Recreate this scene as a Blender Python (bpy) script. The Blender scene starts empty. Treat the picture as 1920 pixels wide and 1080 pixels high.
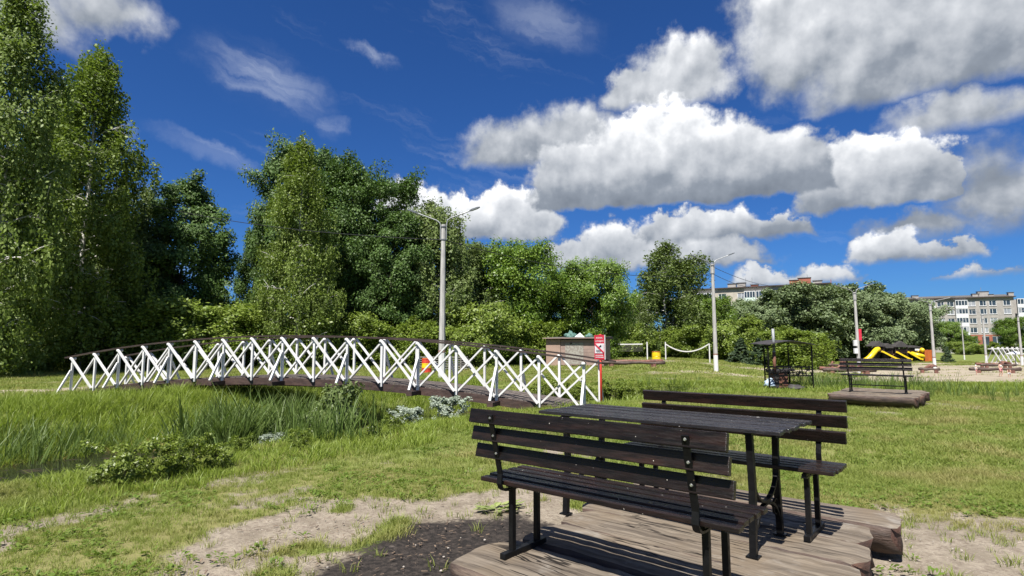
import bpy, bmesh, math, random
import numpy as np
from mathutils import Vector, Matrix, Euler
R = math.radians
random.seed(7)
rng = np.random.default_rng(7)
SC = bpy.context.scene
COL = SC.collection

# ------------------------------------------------------------------ camera
CAM_H, FPX = 1.55, 1065.0                              # focal length in photo pixels: table, benches and platforms come out square
PITCH = math.atan(111 / FPX)
DK = FPX / 1440.0                                       # distances below were first read with a 1440 px lens
cam_data = bpy.data.cameras.new('camera')
cam_data.sensor_width = 36.0
cam_data.lens = 36.0 * FPX / 1920
cam_data.clip_start = 0.05
cam_data.clip_end = 5000
cam = bpy.data.objects.new('camera', cam_data)
COL.objects.link(cam)
cam.location = (0, 0, CAM_H)
cam.rotation_euler = (R(90) + PITCH, 0, 0)
SC.camera = cam

# ------------------------------------------------------------------ light, exposure
SUN_EL, SUN_DIR = R(58), Vector((-0.38, -0.925))          # direction towards the sun, on the ground
SUN_DIR.normalize()
sun_data = bpy.data.lights.new('sun', 'SUN')
sun_data.energy = 4.6
sun_data.angle = R(0.53)
sun_data.color = (1.0, 0.955, 0.88)
sun = bpy.data.objects.new('sun', sun_data)
COL.objects.link(sun)
to_sun = Vector((SUN_DIR.x * math.cos(SUN_EL), SUN_DIR.y * math.cos(SUN_EL), math.sin(SUN_EL)))
sun.rotation_euler = to_sun.to_track_quat('Z', 'Y').to_euler()
sun.location = to_sun * 60

SC.view_settings.view_transform = 'Standard'
SC.view_settings.look = 'None'
SC.view_settings.exposure = 1.22
SC.view_settings.gamma = 1.0
SC.view_settings.use_curve_mapping = False
SC.cycles.use_denoising = True
SC.cycles.max_bounces = 6
SC.cycles.diffuse_bounces = 3
SC.cycles.transparent_max_bounces = 4

# ------------------------------------------------------------------ sky with clouds
def ang(px, py):
    """azimuth, elevation (degrees) of a pixel of the 1920 x 1080 photograph"""
    x, y = (px - 960) / FPX, (540 - py) / FPX
    f = math.cos(PITCH) - y * math.sin(PITCH)
    u = math.sin(PITCH) + y * math.cos(PITCH)
    return math.degrees(math.atan2(x, f)) * DK, math.degrees(math.atan2(u, math.hypot(x, f))) * DK

class NT:
    """small helper to wire shader nodes"""
    def __init__(s, tree): s.t = tree; s.n = tree.nodes; s.l = tree.links
    def put(s, sock, v):
        if isinstance(v, bpy.types.NodeSocket): s.l.new(v, sock)
        elif v is not None: sock.default_value = v
    def node(s, typ, **kw):
        nd = s.n.new(typ)
        for k, v in kw.items(): setattr(nd, k, v)
        return nd
    def m(s, op, a, b=None, c=None, clamp=False):
        nd = s.node('ShaderNodeMath', operation=op, use_clamp=clamp)
        s.put(nd.inputs[0], a)
        if b is not None: s.put(nd.inputs[1], b)
        if c is not None: s.put(nd.inputs[2], c)
        return nd.outputs[0]
    def v(s, op, a, b=None, out=0):
        nd = s.node('ShaderNodeVectorMath', operation=op)
        s.put(nd.inputs[0], a)
        if b is not None: s.put(nd.inputs[1], b)
        return nd.outputs['Value'] if op in ('LENGTH', 'DOT_PRODUCT', 'DISTANCE') else nd.outputs[0]
    def noise(s, vec, scale, detail=4, rough=.5, dist=0, out='Fac', dims='3D'):
        nd = s.node('ShaderNodeTexNoise', noise_dimensions=dims)
        s.put(nd.inputs['Vector'], vec)
        s.put(nd.inputs['Scale'], scale); nd.inputs['Detail'].default_value = detail
        nd.inputs['Roughness'].default_value = rough; nd.inputs['Distortion'].default_value = dist
        return nd.outputs[out]
    def ramp(s, x, a, b, lo=0.0, hi=1.0, smooth=True):
        nd = s.node('ShaderNodeMapRange', interpolation_type='SMOOTHSTEP' if smooth else 'LINEAR', clamp=True)
        s.put(nd.inputs[0], x); s.put(nd.inputs[1], a); s.put(nd.inputs[2], b); s.put(nd.inputs[3], lo); s.put(nd.inputs[4], hi)
        return nd.outputs[0]
    def mix(s, f, a, b, blend='MIX'):
        nd = s.node('ShaderNodeMix', data_type='RGBA', blend_type=blend)
        s.put(nd.inputs[0], f); s.put(nd.inputs[6], a); s.put(nd.inputs[7], b)
        return nd.outputs[2]

SKY_STRENGTH = 0.056
# clouds, far ones first: (base_y, height, top shade, base shade, edge softness, [(x, y, half width, half height) of lobes]) in photo pixels
CLOUDS = [
    (450, 190, .50, .30, .55, [(1880, 360, 150, 110), (1720, 425, 150, 34)]),
    (540, 60, .80, .42, .30, [(1540, 522, 66, 30), (1440, 520, 90, 24), (1820, 522, 95, 24)]),
    (512, 90, .85, .34, .22, [(1090, 482, 95, 40), (1180, 470, 105, 58), (1300, 488, 150, 50)]),
    (500, 75, .92, .36, .24, [(1660, 472, 72, 42), (1770, 482, 90, 32)]),
    (462, 85, .95, .30, .20, [(1260, 438, 75, 38), (1330, 428, 100, 44), (1440, 440, 95, 32)]),
    (452, 110, 1.0, .36, .18, [(770, 405, 70, 60), (860, 415, 85, 50), (960, 412, 95, 58)]),
    (322, 140, .66, .38, .40, [(960, 288, 110, 66), (1070, 262, 125, 72)]),
    (205, 140, .86, .46, .34, [(1280, 140, 108, 76), (1200, 180, 95, 40)]),
    (262, 110, .62, .40, .50, [(1780, 215, 150, 58), (1930, 205, 150, 60)]),
    (230, 330, .95, .34, .36, [(1500, 50, 150, 140), (1670, 60, 260, 170), (1880, 80, 260, 170)]),
    (398, 130, 1.0, .26, .17, [(1600, 352, 130, 92), (1690, 348, 120, 86), (1765, 345, 66, 68)]),
    (396, 190, 1.06, .22, .17, [(1120, 345, 140, 84), (1240, 318, 165, 116), (1350, 335, 160, 112), (1470, 345, 110, 108)]),
    (95, 190, .74, .40, .60, [(60, 20, 150, 90), (190, 10, 140, 68)]),
]
world = bpy.data.worlds.new('World')
SC.world = world
world.use_nodes = True
world.cycles.sampling_method = 'MANUAL'
world.cycles.sample_map_resolution = 512

k = NT(world.node_tree)
for n in list(k.n): k.n.remove(n)
tc = k.node('ShaderNodeTexCoord')
sky = k.node('ShaderNodeTexSky', sky_type='NISHITA')
sky.sun_disc = False
sky.sun_elevation = SUN_EL
sky.sun_rotation = math.atan2(SUN_DIR.x, SUN_DIR.y)
sky.altitude = 200; sky.air_density = 1.0; sky.dust_density = .2; sky.ozone_density = 3.0
skyc = k.mix(1.0, sky.outputs[0], (.19, .41, .76, 1), 'MULTIPLY')       # deep summer blue
sx = k.node('ShaderNodeSeparateXYZ'); k.put(sx.inputs[0], tc.outputs['Generated'])
az = k.m('MULTIPLY', k.m('ARCTAN2', sx.outputs[0], sx.outputs[1]), 57.2958 * DK)
el = k.m('MULTIPLY', k.m('ARCSINE', sx.outputs[2]), 57.2958 * DK)
P = k.node('ShaderNodeCombineXYZ'); k.put(P.inputs[0], az); k.put(P.inputs[1], el); P = P.outputs[0]
DEG = math.degrees(1 / FPX) * DK
def shrink(c): return math.cos(R(c[0] / DK)) ** 2, math.cos(R(c[0] / DK))

def ell(vec, c, hw, hh):
    nd = k.node('ShaderNodeVectorMath', operation='MULTIPLY_ADD')
    k.put(nd.inputs[0], vec)
    nd.inputs[1].default_value = (1 / hw, 1 / hh, 0)
    nd.inputs[2].default_value = (-c[0] / hw, -c[1] / hh, 0)
    return k.v('LENGTH', nd.outputs[0])

small = k.noise(P, .42, 5, .60, out='Color', dims='2D')
Q = k.node('ShaderNodeVectorMath', operation='MULTIPLY_ADD')
k.put(Q.inputs[0], small); Q.inputs[1].default_value = (3.4, 3.0, 0); k.put(Q.inputs[2], k.v('SUBTRACT', P, (1.7, 1.5, 0)))
Q = Q.outputs[0]
qs = k.node('ShaderNodeSeparateXYZ'); k.put(qs.inputs[0], Q)
puff = k.noise(P, .36, 5, .50, dims='2D')
puff2 = k.noise(k.v('ADD', P, (-.35, .85, 0)), .36, 4, .50, dims='2D')
relief = k.m('MULTIPLY', k.m('SUBTRACT', puff, puff2), .62)
edge = k.m('MULTIPLY', k.m('SUBTRACT', puff, .5), .5)
elb = k.m('ADD', k.m('MULTIPLY', el, .6), k.m('MULTIPLY', qs.outputs[1], .4))       # the bases are flatter than the tops

# high thin cirrus
cq = k.node('ShaderNodeVectorMath', operation='MULTIPLY_ADD')
k.put(cq.inputs[0], small); cq.inputs[1].default_value = (3.2, 1.4, 0); k.put(cq.inputs[2], k.v('SUBTRACT', P, (1.6, .7, 0)))
ct, st = math.cos(R(-15)), math.sin(R(-15))
rot = k.node('ShaderNodeCombineXYZ')
k.put(rot.inputs[0], k.v('DOT_PRODUCT', cq.outputs[0], (ct, st, 0)))
k.put(rot.inputs[1], k.v('DOT_PRODUCT', cq.outputs[0], (-st, ct, 0)))
rot = rot.outputs[0]
streak = k.noise(k.v('MULTIPLY', rot, (.06, .42, 0)), 1.0, 5, .62, dims='2D')
cirrus = k.m('MULTIPLY', k.ramp(streak, .55, .9), .2)
for (px, py, hw, hh, s_) in [(395, 285, 120, 22, .55), (245, 243, 36, 20, .5), (620, 238, 42, 24, .28), (690, 98, 52, 14, .4), (500, 150, 150, 60, .34), (1020, 45, 120, 45, .24)]:
    a, e_ = ang(px, py)
    c = (a * ct + e_ * st, -a * st + e_ * ct)
    fx_, fy_ = shrink((a, e_))
    w = k.ramp(ell(rot, c, hw * DEG * fx_, hh * DEG * fy_), 1.15, .15, 0, s_ * .75)
    w = k.m('MULTIPLY', w, k.ramp(streak, .34, .66, .08 if hh > 30 else .3, 1.25))
    cirrus = k.m('MAXIMUM', cirrus, w)
col = k.mix(cirrus, skyc, (6.4, 6.9, 7.7, 1))

def shade(lv):
    cr = k.node('ShaderNodeValToRGB'); k.put(cr.inputs[0], lv)
    e = cr.color_ramp.elements
    e[0].position = 0; e[0].color = (1.15, 1.38, 1.75, 1)
    e[1].position = 1; e[1].color = (10.5, 10.5, 10.5, 1)
    a_ = e.new(.35); a_.color = (2.35, 2.65, 3.1, 1)
    b_ = e.new(.7); b_.color = (5.8, 6.0, 6.3, 1)
    return cr.outputs[0]

total_a, lum = None, None
for base, height, s_top, s_base, soft, lobes in CLOUDS:
    ln = None
    for (px, py, hw, hh) in lobes:
        c_ = ang(px, py); fx_, fy_ = shrink(c_)
        q = ell(Q, c_, hw * DEG * 1.12 * fx_, hh * DEG * 1.12 * fy_)
        ln = q if ln is None else k.m('SMOOTH_MIN', ln, q, .15)
    d = k.m('ADD', k.m('SUBTRACT', 1.0, ln), edge)
    eb = ang(lobes[0][0], base)[1]
    d = k.m('MINIMUM', d, k.m('MULTIPLY_ADD', elb, .55, -.55 * eb))
    a = k.ramp(d, 0.0, soft * 1.3)
    h = k.ramp(elb, eb, eb + height * DEG, s_base, s_top, smooth=False)
    if lum is None: total_a, lum = a, h
    else:
        total_a = k.m('MAXIMUM', total_a, a)
        mx = k.node('ShaderNodeMix', data_type='FLOAT')
        k.put(mx.inputs[0], a); k.put(mx.inputs[2], lum); k.put(mx.inputs[3], h)
        lum = mx.outputs[0]
# the same kind of sky goes on outside the frame
off = k.m('MAXIMUM', k.ramp(k.m('ABSOLUTE', az), 34, 41), k.ramp(el, 26, 32))
gen = k.noise(k.v('MULTIPLY', Q, (.05, .08, 0)), 1.0, 2, .5, dims='2D')
ga = k.m('MULTIPLY', k.ramp(gen, .52, .66), off)
total_a = k.m('MAXIMUM', total_a, ga)
mx = k.node('ShaderNodeMix', data_type='FLOAT')
k.put(mx.inputs[0], ga); k.put(mx.inputs[2], lum); mx.inputs[3].default_value = .66
lum = k.m('ADD', mx.outputs[0], relief)
col = k.mix(k.m('MULTIPLY', total_a, .98), col, shade(lum))
bg = k.node('ShaderNodeBackground'); bg.inputs['Strength'].default_value = SKY_STRENGTH
k.put(bg.inputs[0], col)
out = k.node('ShaderNodeOutputWorld'); k.put(out.inputs[0], bg.outputs[0])

# ------------------------------------------------------------------ helpers
def gp(px, py, z=0.0):
    """point on the level z seen at a pixel of the photograph"""
    x, y = (px - 960) / FPX, (540 - py) / FPX
    f = math.cos(PITCH) - y * math.sin(PITCH)
    u = math.sin(PITCH) + y * math.cos(PITCH)
    t = (z - CAM_H) / u
    return Vector((x * t, f * t, z))

def pd(px, py, d):
    """point at distance d in front of the camera"""
    x, y = (px - 960) / FPX, (540 - py) / FPX
    f = math.cos(PITCH) - y * math.sin(PITCH)
    u = math.sin(PITCH) + y * math.cos(PITCH)
    return Vector((x * d / f, d, CAM_H + u * d / f))

def sstep(a, b, x):
    t = np.clip((np.asarray(x, float) - a) / (b - a), 0, 1)
    return t * t * (3 - 2 * t)

def vnoise(x, y, scale=1.0, octaves=3, seed=0):
    x = np.asarray(x, float) * scale + seed * 17.31; y = np.asarray(y, float) * scale + seed * 9.77
    tot = np.zeros_like(x); amp = 1.0; norm = 0
    for o in range(octaves):
        xi = np.floor(x).astype(np.int64); yi = np.floor(y).astype(np.int64)
        xf = x - xi; yf = y - yi
        xf = xf * xf * (3 - 2 * xf); yf = yf * yf * (3 - 2 * yf)
        def h(a, b):
            n = (a * 374761393 + b * 668265263 + (seed + o) * 1442695041) & 0xffffffff
            n = ((n ^ (n >> 13)) * 1274126177) & 0xffffffff
            return ((n ^ (n >> 16)) & 0xffff) / 65535.0
        v = (h(xi, yi) * (1 - xf) + h(xi + 1, yi) * xf) * (1 - yf) + (h(xi, yi + 1) * (1 - xf) + h(xi + 1, yi + 1) * xf) * yf
        tot += v * amp; norm += amp; amp *= .5; x = x * 2.03; y = y * 2.03
    return tot / norm

DITCH = np.array([1, DK]) * np.array([(-30, -12), (-22, -3), (-14, 6), (-8.6, 13.6), (-5.8, 18.5), (-3.2, 22.8), (.5, 26.6), (6, 29.6), (14, 31.0), (30, 32.0), (60, 32.5), (110, 33)], float)

def ditch(x, y):
    """distance from the ditch's middle line, signed side (+ far bank), and place along it (0 to 1)"""
    x = np.asarray(x, float); y = np.asarray(y, float)
    best = np.full(x.shape, 1e9); side = np.zeros(x.shape); along = np.zeros(x.shape)
    n = len(DITCH) - 1
    for i in range(n):
        a, b = DITCH[i], DITCH[i + 1]
        d = b - a; L = np.hypot(*d)
        t = np.clip(((x - a[0]) * d[0] + (y - a[1]) * d[1]) / L ** 2, 0, 1)
        dx = x - (a[0] + t * d[0]); dy = y - (a[1] + t * d[1])
        r = np.hypot(dx, dy); m = r < best
        best = np.where(m, r, best)
        side = np.where(m, d[0] * dy - d[1] * dx, side)
        along = np.where(m, (i + t) / n, along)
    return best, np.sign(side), along

WATER_Z = -0.74
def terrain(x, y):
    x = np.asarray(x, float); y = np.asarray(y, float)
    r, s, al = ditch(x, y)
    right = sstep(.54, .66, al)
    depth = 1.0 * (1 - right) + .42 * right
    pool = (1 - sstep(.20, .27, al)) * (s < 0)            # the near bank is cut steep beside the open water
    hw = (1.25 + 2.5 * pool) * (1 - right) + .35 * right
    bank = np.where(s > 0, 4.4, 3.5 - 1.5 * pool) * (1 - right) + 1.7 * right
    z = -depth * (1 - sstep(0, 1, (r - hw) / bank))
    yd = y / DK
    q = x / np.maximum(yd, 1)
    z = z - .95 * sstep(24, 62, yd) * sstep(.16, .42, q) * (1 - sstep(140, 190, yd))
    z = z + .05 * (vnoise(x, y, .35, 2, 3) - .5) * sstep(6, 14, np.hypot(x, y)) + .02 * (vnoise(x, y, 1.7, 2, 5) - .5)
    return z

def tz(x, y): return float(terrain(np.array([x]), np.array([y]))[0])

def gt(px, py):
    """point of the terrain seen at a pixel"""
    x, y = (px - 960) / FPX, (540 - py) / FPX
    f = math.cos(PITCH) - y * math.sin(PITCH)
    u = math.sin(PITCH) + y * math.cos(PITCH)
    ts = np.geomspace(2.5, 400, 4000)
    z = terrain(x * ts, f * ts)
    i = int(np.argmax(CAM_H + u * ts <= z))
    t = ts[i]
    return Vector((x * t, f * t, float(z[i])))

def on_ground(px, d, scaled=True):
    if scaled: d = d * DK
    x = (px - 960) / FPX * d
    return Vector((x, d, tz(x, d)))

# ------------------------------------------------------------------ objects
def link(o, parent=None):
    COL.objects.link(o)
    if parent is not None: o.parent = parent
    return o

def tag(o, label=None, cat=None, group=None, kind=None):
    if label: o['label'] = label
    if cat: o['category'] = cat
    if group: o['group'] = group
    if kind: o['kind'] = kind
    return o

def empty(name, loc, rz=0.0, label=None, cat=None, group=None, scale=1.0):
    o = bpy.data.objects.new(name, None)
    o.empty_display_size = .2
    o.location = loc; o.rotation_euler = (0, 0, rz); o.scale = (scale,) * 3
    link(o)
    return tag(o, label, cat, group)

def copy_tree(o, parent=None):
    c = o.copy(); link(c); c.parent = parent
    for ch in o.children: copy_tree(ch, c)
    return c

def np_mesh(name, verts, faces_flat, sizes, mat=None, smooth=False):
    me = bpy.data.meshes.new(name)
    verts = np.asarray(verts, np.float32); faces_flat = np.asarray(faces_flat, np.int32); sizes = np.asarray(sizes, np.int32)
    me.vertices.add(len(verts)); me.vertices.foreach_set('co', verts.ravel())
    me.loops.add(len(faces_flat)); me.loops.foreach_set('vertex_index', faces_flat)
    me.polygons.add(len(sizes))
    starts = np.concatenate([[0], np.cumsum(sizes)[:-1]]).astype(np.int32)
    me.polygons.foreach_set('loop_start', starts); me.polygons.foreach_set('loop_total', sizes)
    me.update(calc_edges=True)
    if smooth: me.polygons.foreach_set('use_smooth', np.ones(len(sizes), bool))
    if mat: me.materials.append(mat)
    return me

class MB:
    """collects simple solids into one mesh"""
    def __init__(s): s.v = []; s.f = []
    def add(s, vs, fs):
        b = len(s.v); s.v += [tuple(p) for p in vs]; s.f += [tuple(b + i for i in f) for f in fs]; return s
    def box(s, c, d, rot=None):
        x, y, z = d[0] / 2, d[1] / 2, d[2] / 2
        P = [Vector(p) for p in ((-x, -y, -z), (x, -y, -z), (x, y, -z), (-x, y, -z), (-x, -y, z), (x, -y, z), (x, y, z), (-x, y, z))]
        if rot is not None: P = [rot @ p for p in P]
        c = Vector(c)
        return s.add([c + p for p in P], [(0, 3, 2, 1), (4, 5, 6, 7), (0, 1, 5, 4), (1, 2, 6, 5), (2, 3, 7, 6), (3, 0, 4, 7)])
    def beam(s, a, b, w, h, up=(0, 0, 1)):
        a, b = Vector(a), Vector(b); d = (b - a); L = d.length; d.normalize()
        sx = d.cross(Vector(up))
        if sx.length < 1e-4: sx = d.cross(Vector((0, 1, 0)))
        sx.normalize(); sz = sx.cross(d).normalized()
        M = Matrix((d, sx, sz)).transposed()
        return s.box((a + b) / 2, (L, w, h), M)
    def tube(s, pts, rad, n=8, caps=True):
        pts = [Vector(p) for p in pts]
        if not hasattr(rad, '__len__'): rad = [rad] * len(pts)
        b = len(s.v); prev = None
        for i, p in enumerate(pts):
            t = (pts[min(i + 1, len(pts) - 1)] - pts[max(i - 1, 0)]).normalized()
            if prev is None:
                ref = Vector((0, 0, 1)) if abs(t.z) < .9 else Vector((1, 0, 0))
                a = t.cross(ref).normalized()
            else:
                a = (prev - t * prev.dot(t)).normalized()
            prev = a; c = t.cross(a)
            for j in range(n):
                th = 2 * math.pi * j / n
                s.v.append(tuple(p + (a * math.cos(th) + c * math.sin(th)) * rad[i]))
        for i in range(len(pts) - 1):
            for j in range(n):
                s.f.append((b + i * n + j, b + i * n + (j + 1) % n, b + (i + 1) * n + (j + 1) % n, b + (i + 1) * n + j))
        if caps:
            s.f.append(tuple(b + j for j in reversed(range(n)))); e = b + (len(pts) - 1) * n
            s.f.append(tuple(e + j for j in range(n)))
        return s
    def ribbon(s, pts, w, th, side):
        """flat bar of width w (along 'side') and thickness th following pts"""
        pts = [Vector(p) for p in pts]; side = Vector(side).normalized(); b = len(s.v)
        for i, p in enumerate(pts):
            t = (pts[min(i + 1, len(pts) - 1)] - pts[max(i - 1, 0)]).normalized()
            nrm = t.cross(side).normalized()
            for (u_, v_) in ((-1, -1), (1, -1), (1, 1), (-1, 1)):
                s.v.append(tuple(p + side * (u_ * w / 2) + nrm * (v_ * th / 2)))
        for i in range(len(pts) - 1):
            for j in range(4):
                s.f.append((b + i * 4 + j, b + i * 4 + (j + 1) % 4, b + i * 4 + 4 + (j + 1) % 4, b + i * 4 + 4 + j))
        s.f.append((b + 3, b + 2, b + 1, b)); e = b + 4 * (len(pts) - 1); s.f.append((e, e + 1, e + 2, e + 3))
        return s
    def prism(s, poly, z0, z1):
        n = len(poly)
        vs = [(p[0], p[1], z0) for p in poly] + [(p[0], p[1], z1) for p in poly]
        return s.add(vs, [tuple(reversed(range(n))), tuple(range(n, 2 * n))] + [(i, (i + 1) % n, n + (i + 1) % n, n + i) for i in range(n)])
    def mesh(s, name, mat, bevel=0, smooth=False, seg=2):
        me = bpy.data.meshes.new(name); me.from_pydata(s.v, [], s.f)
        bm = bmesh.new(); bm.from_mesh(me)
        bmesh.ops.recalc_face_normals(bm, faces=bm.faces)
        if bevel: bmesh.ops.bevel(bm, geom=list(bm.edges), offset=bevel, segments=seg, affect='EDGES', profile=.6, clamp_overlap=True)
        bm.to_mesh(me); bm.free()
        if smooth:
            me.polygons.foreach_set('use_smooth', np.ones(len(me.polygons), bool))
        if mat: me.materials.append(mat)
        return me
    def build(s, name, mat, parent=None, bevel=0, smooth=False, loc=None, seg=2):
        o = bpy.data.objects.new(name, s.mesh(name, mat, bevel, smooth, seg)); link(o, parent)
        if loc is not None: o.location = loc
        return o

def put(name, me, parent=None, loc=None, rot=None, scale=None):
    o = bpy.data.objects.new(name, me); link(o, parent)
    if loc is not None: o.location = loc
    if rot is not None: o.rotation_euler = rot
    if scale is not None: o.scale = scale if hasattr(scale, '__len__') else (scale,) * 3
    return o

# ------------------------------------------------------------------ materials
def new_mat(name):
    m = bpy.data.materials.new(name); m.use_nodes = True
    kk = NT(m.node_tree)
    for n in list(kk.n): kk.n.remove(n)
    o = kk.node('ShaderNodeOutputMaterial'); b = kk.node('ShaderNodeBsdfPrincipled')
    kk.l.new(b.outputs[0], o.inputs[0])
    return m, kk, b

def coords(kk, stretch=(1, 1, 1), kind='Object'):
    t = kk.node('ShaderNodeTexCoord'); oi = kk.node('ShaderNodeObjectInfo')
    v = kk.v('MULTIPLY', t.outputs[kind], stretch)
    c = kk.node('ShaderNodeCombineXYZ')
    r = kk.m('MULTIPLY', oi.outputs['Random'], 41.0)
    for i in range(3): kk.put(c.inputs[i], r)
    return kk.v('ADD', v, c.outputs[0])

def mat(name, col, col2=None, rough=.6, scale=4.0, stretch=(1, 1, 1), detail=5, bump=0.0, bscale=30.0, bstretch=None, metal=0.0, spec=.5, lo=.35, hi=.65,
        speck=None, speck_col=(.7, .7, .68), speck_scale=30.0, dirt=None, dirt_col=(.1, .08, .06), objvar=0.0):
    m, kk, b = new_mat(name)
    v = coords(kk, stretch)
    if col2 is None: col2 = tuple(c * .72 for c in col)
    f = kk.ramp(kk.noise(v, scale, detail, .6), lo, hi)
    c = kk.mix(f, (*col2, 1), (*col, 1))
    if dirt:
        c = kk.mix(kk.m('MULTIPLY', kk.ramp(kk.noise(v, scale * .37, 4, .65), .52, .72), dirt), c, (*dirt_col, 1))
    if speck:
        c = kk.mix(kk.ramp(kk.noise(coords(kk), speck_scale, 2, .5), speck, speck + .02), c, (*speck_col, 1))
    if objvar:
        oi = kk.node('ShaderNodeObjectInfo')
        h = kk.node('ShaderNodeHueSaturation'); kk.put(h.inputs['Color'], c)
        kk.put(h.inputs['Value'], kk.ramp(oi.outputs['Random'], 0, 1, 1 - objvar, 1 + objvar, smooth=False)); c = h.outputs[0]
    kk.put(b.inputs['Base Color'], c)
    kk.put(b.inputs['Roughness'], kk.ramp(kk.noise(v, scale * 2.3, 3, .5), .3, .7, max(rough - .12, .03), min(rough + .12, 1)))
    b.inputs['Metallic'].default_value = metal
    b.inputs['Specular IOR Level'].default_value = spec
    if bump:
        bn = kk.node('ShaderNodeBump'); bn.inputs['Strength'].default_value = bump; bn.inputs['Distance'].default_value = .02
        kk.put(bn.inputs['Height'], kk.noise(coords(kk, bstretch or stretch), bscale, 5, .6)); kk.put(b.inputs['Normal'], bn.outputs[0])
    return m

def leaf_mat(name, c1, c2, trans=.3, rough=.5, spread=(.0, 1.0), patch=None, spec=.35):
    """foliage: colour varies leaf by leaf, light shines through"""
    m = bpy.data.materials.new(name); m.use_nodes = True
    kk = NT(m.node_tree)
    for n in list(kk.n): kk.n.remove(n)
    o = kk.node('ShaderNodeOutputMaterial'); b = kk.node('ShaderNodeBsdfPrincipled'); t = kk.node('ShaderNodeBsdfTranslucent'); mx = kk.node('ShaderNodeMixShader')
    ge = kk.node('ShaderNodeNewGeometry')
    c = kk.mix(ge.outputs['Random Per Island'], (*c1, 1), (*c2, 1))
    if patch:
        pn = kk.noise(ge.outputs['Position'], patch[0], 3, .55)
        c = kk.mix(kk.ramp(pn, patch[2], patch[3], 0, patch[4]), c, (*patch[1], 1))
    kk.put(b.inputs['Base Color'], c); b.inputs['Roughness'].default_value = rough; b.inputs['Specular IOR Level'].default_value = spec
    kk.put(t.inputs[0], kk.mix(1.0, c, (1.12, 1.22, .52, 1), 'MULTIPLY'))
    mx.inputs[0].default_value = trans
    kk.l.new(b.outputs[0], mx.inputs[1]); kk.l.new(t.outputs[0], mx.inputs[2]); kk.l.new(mx.outputs[0], o.inputs[0])
    return m

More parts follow.
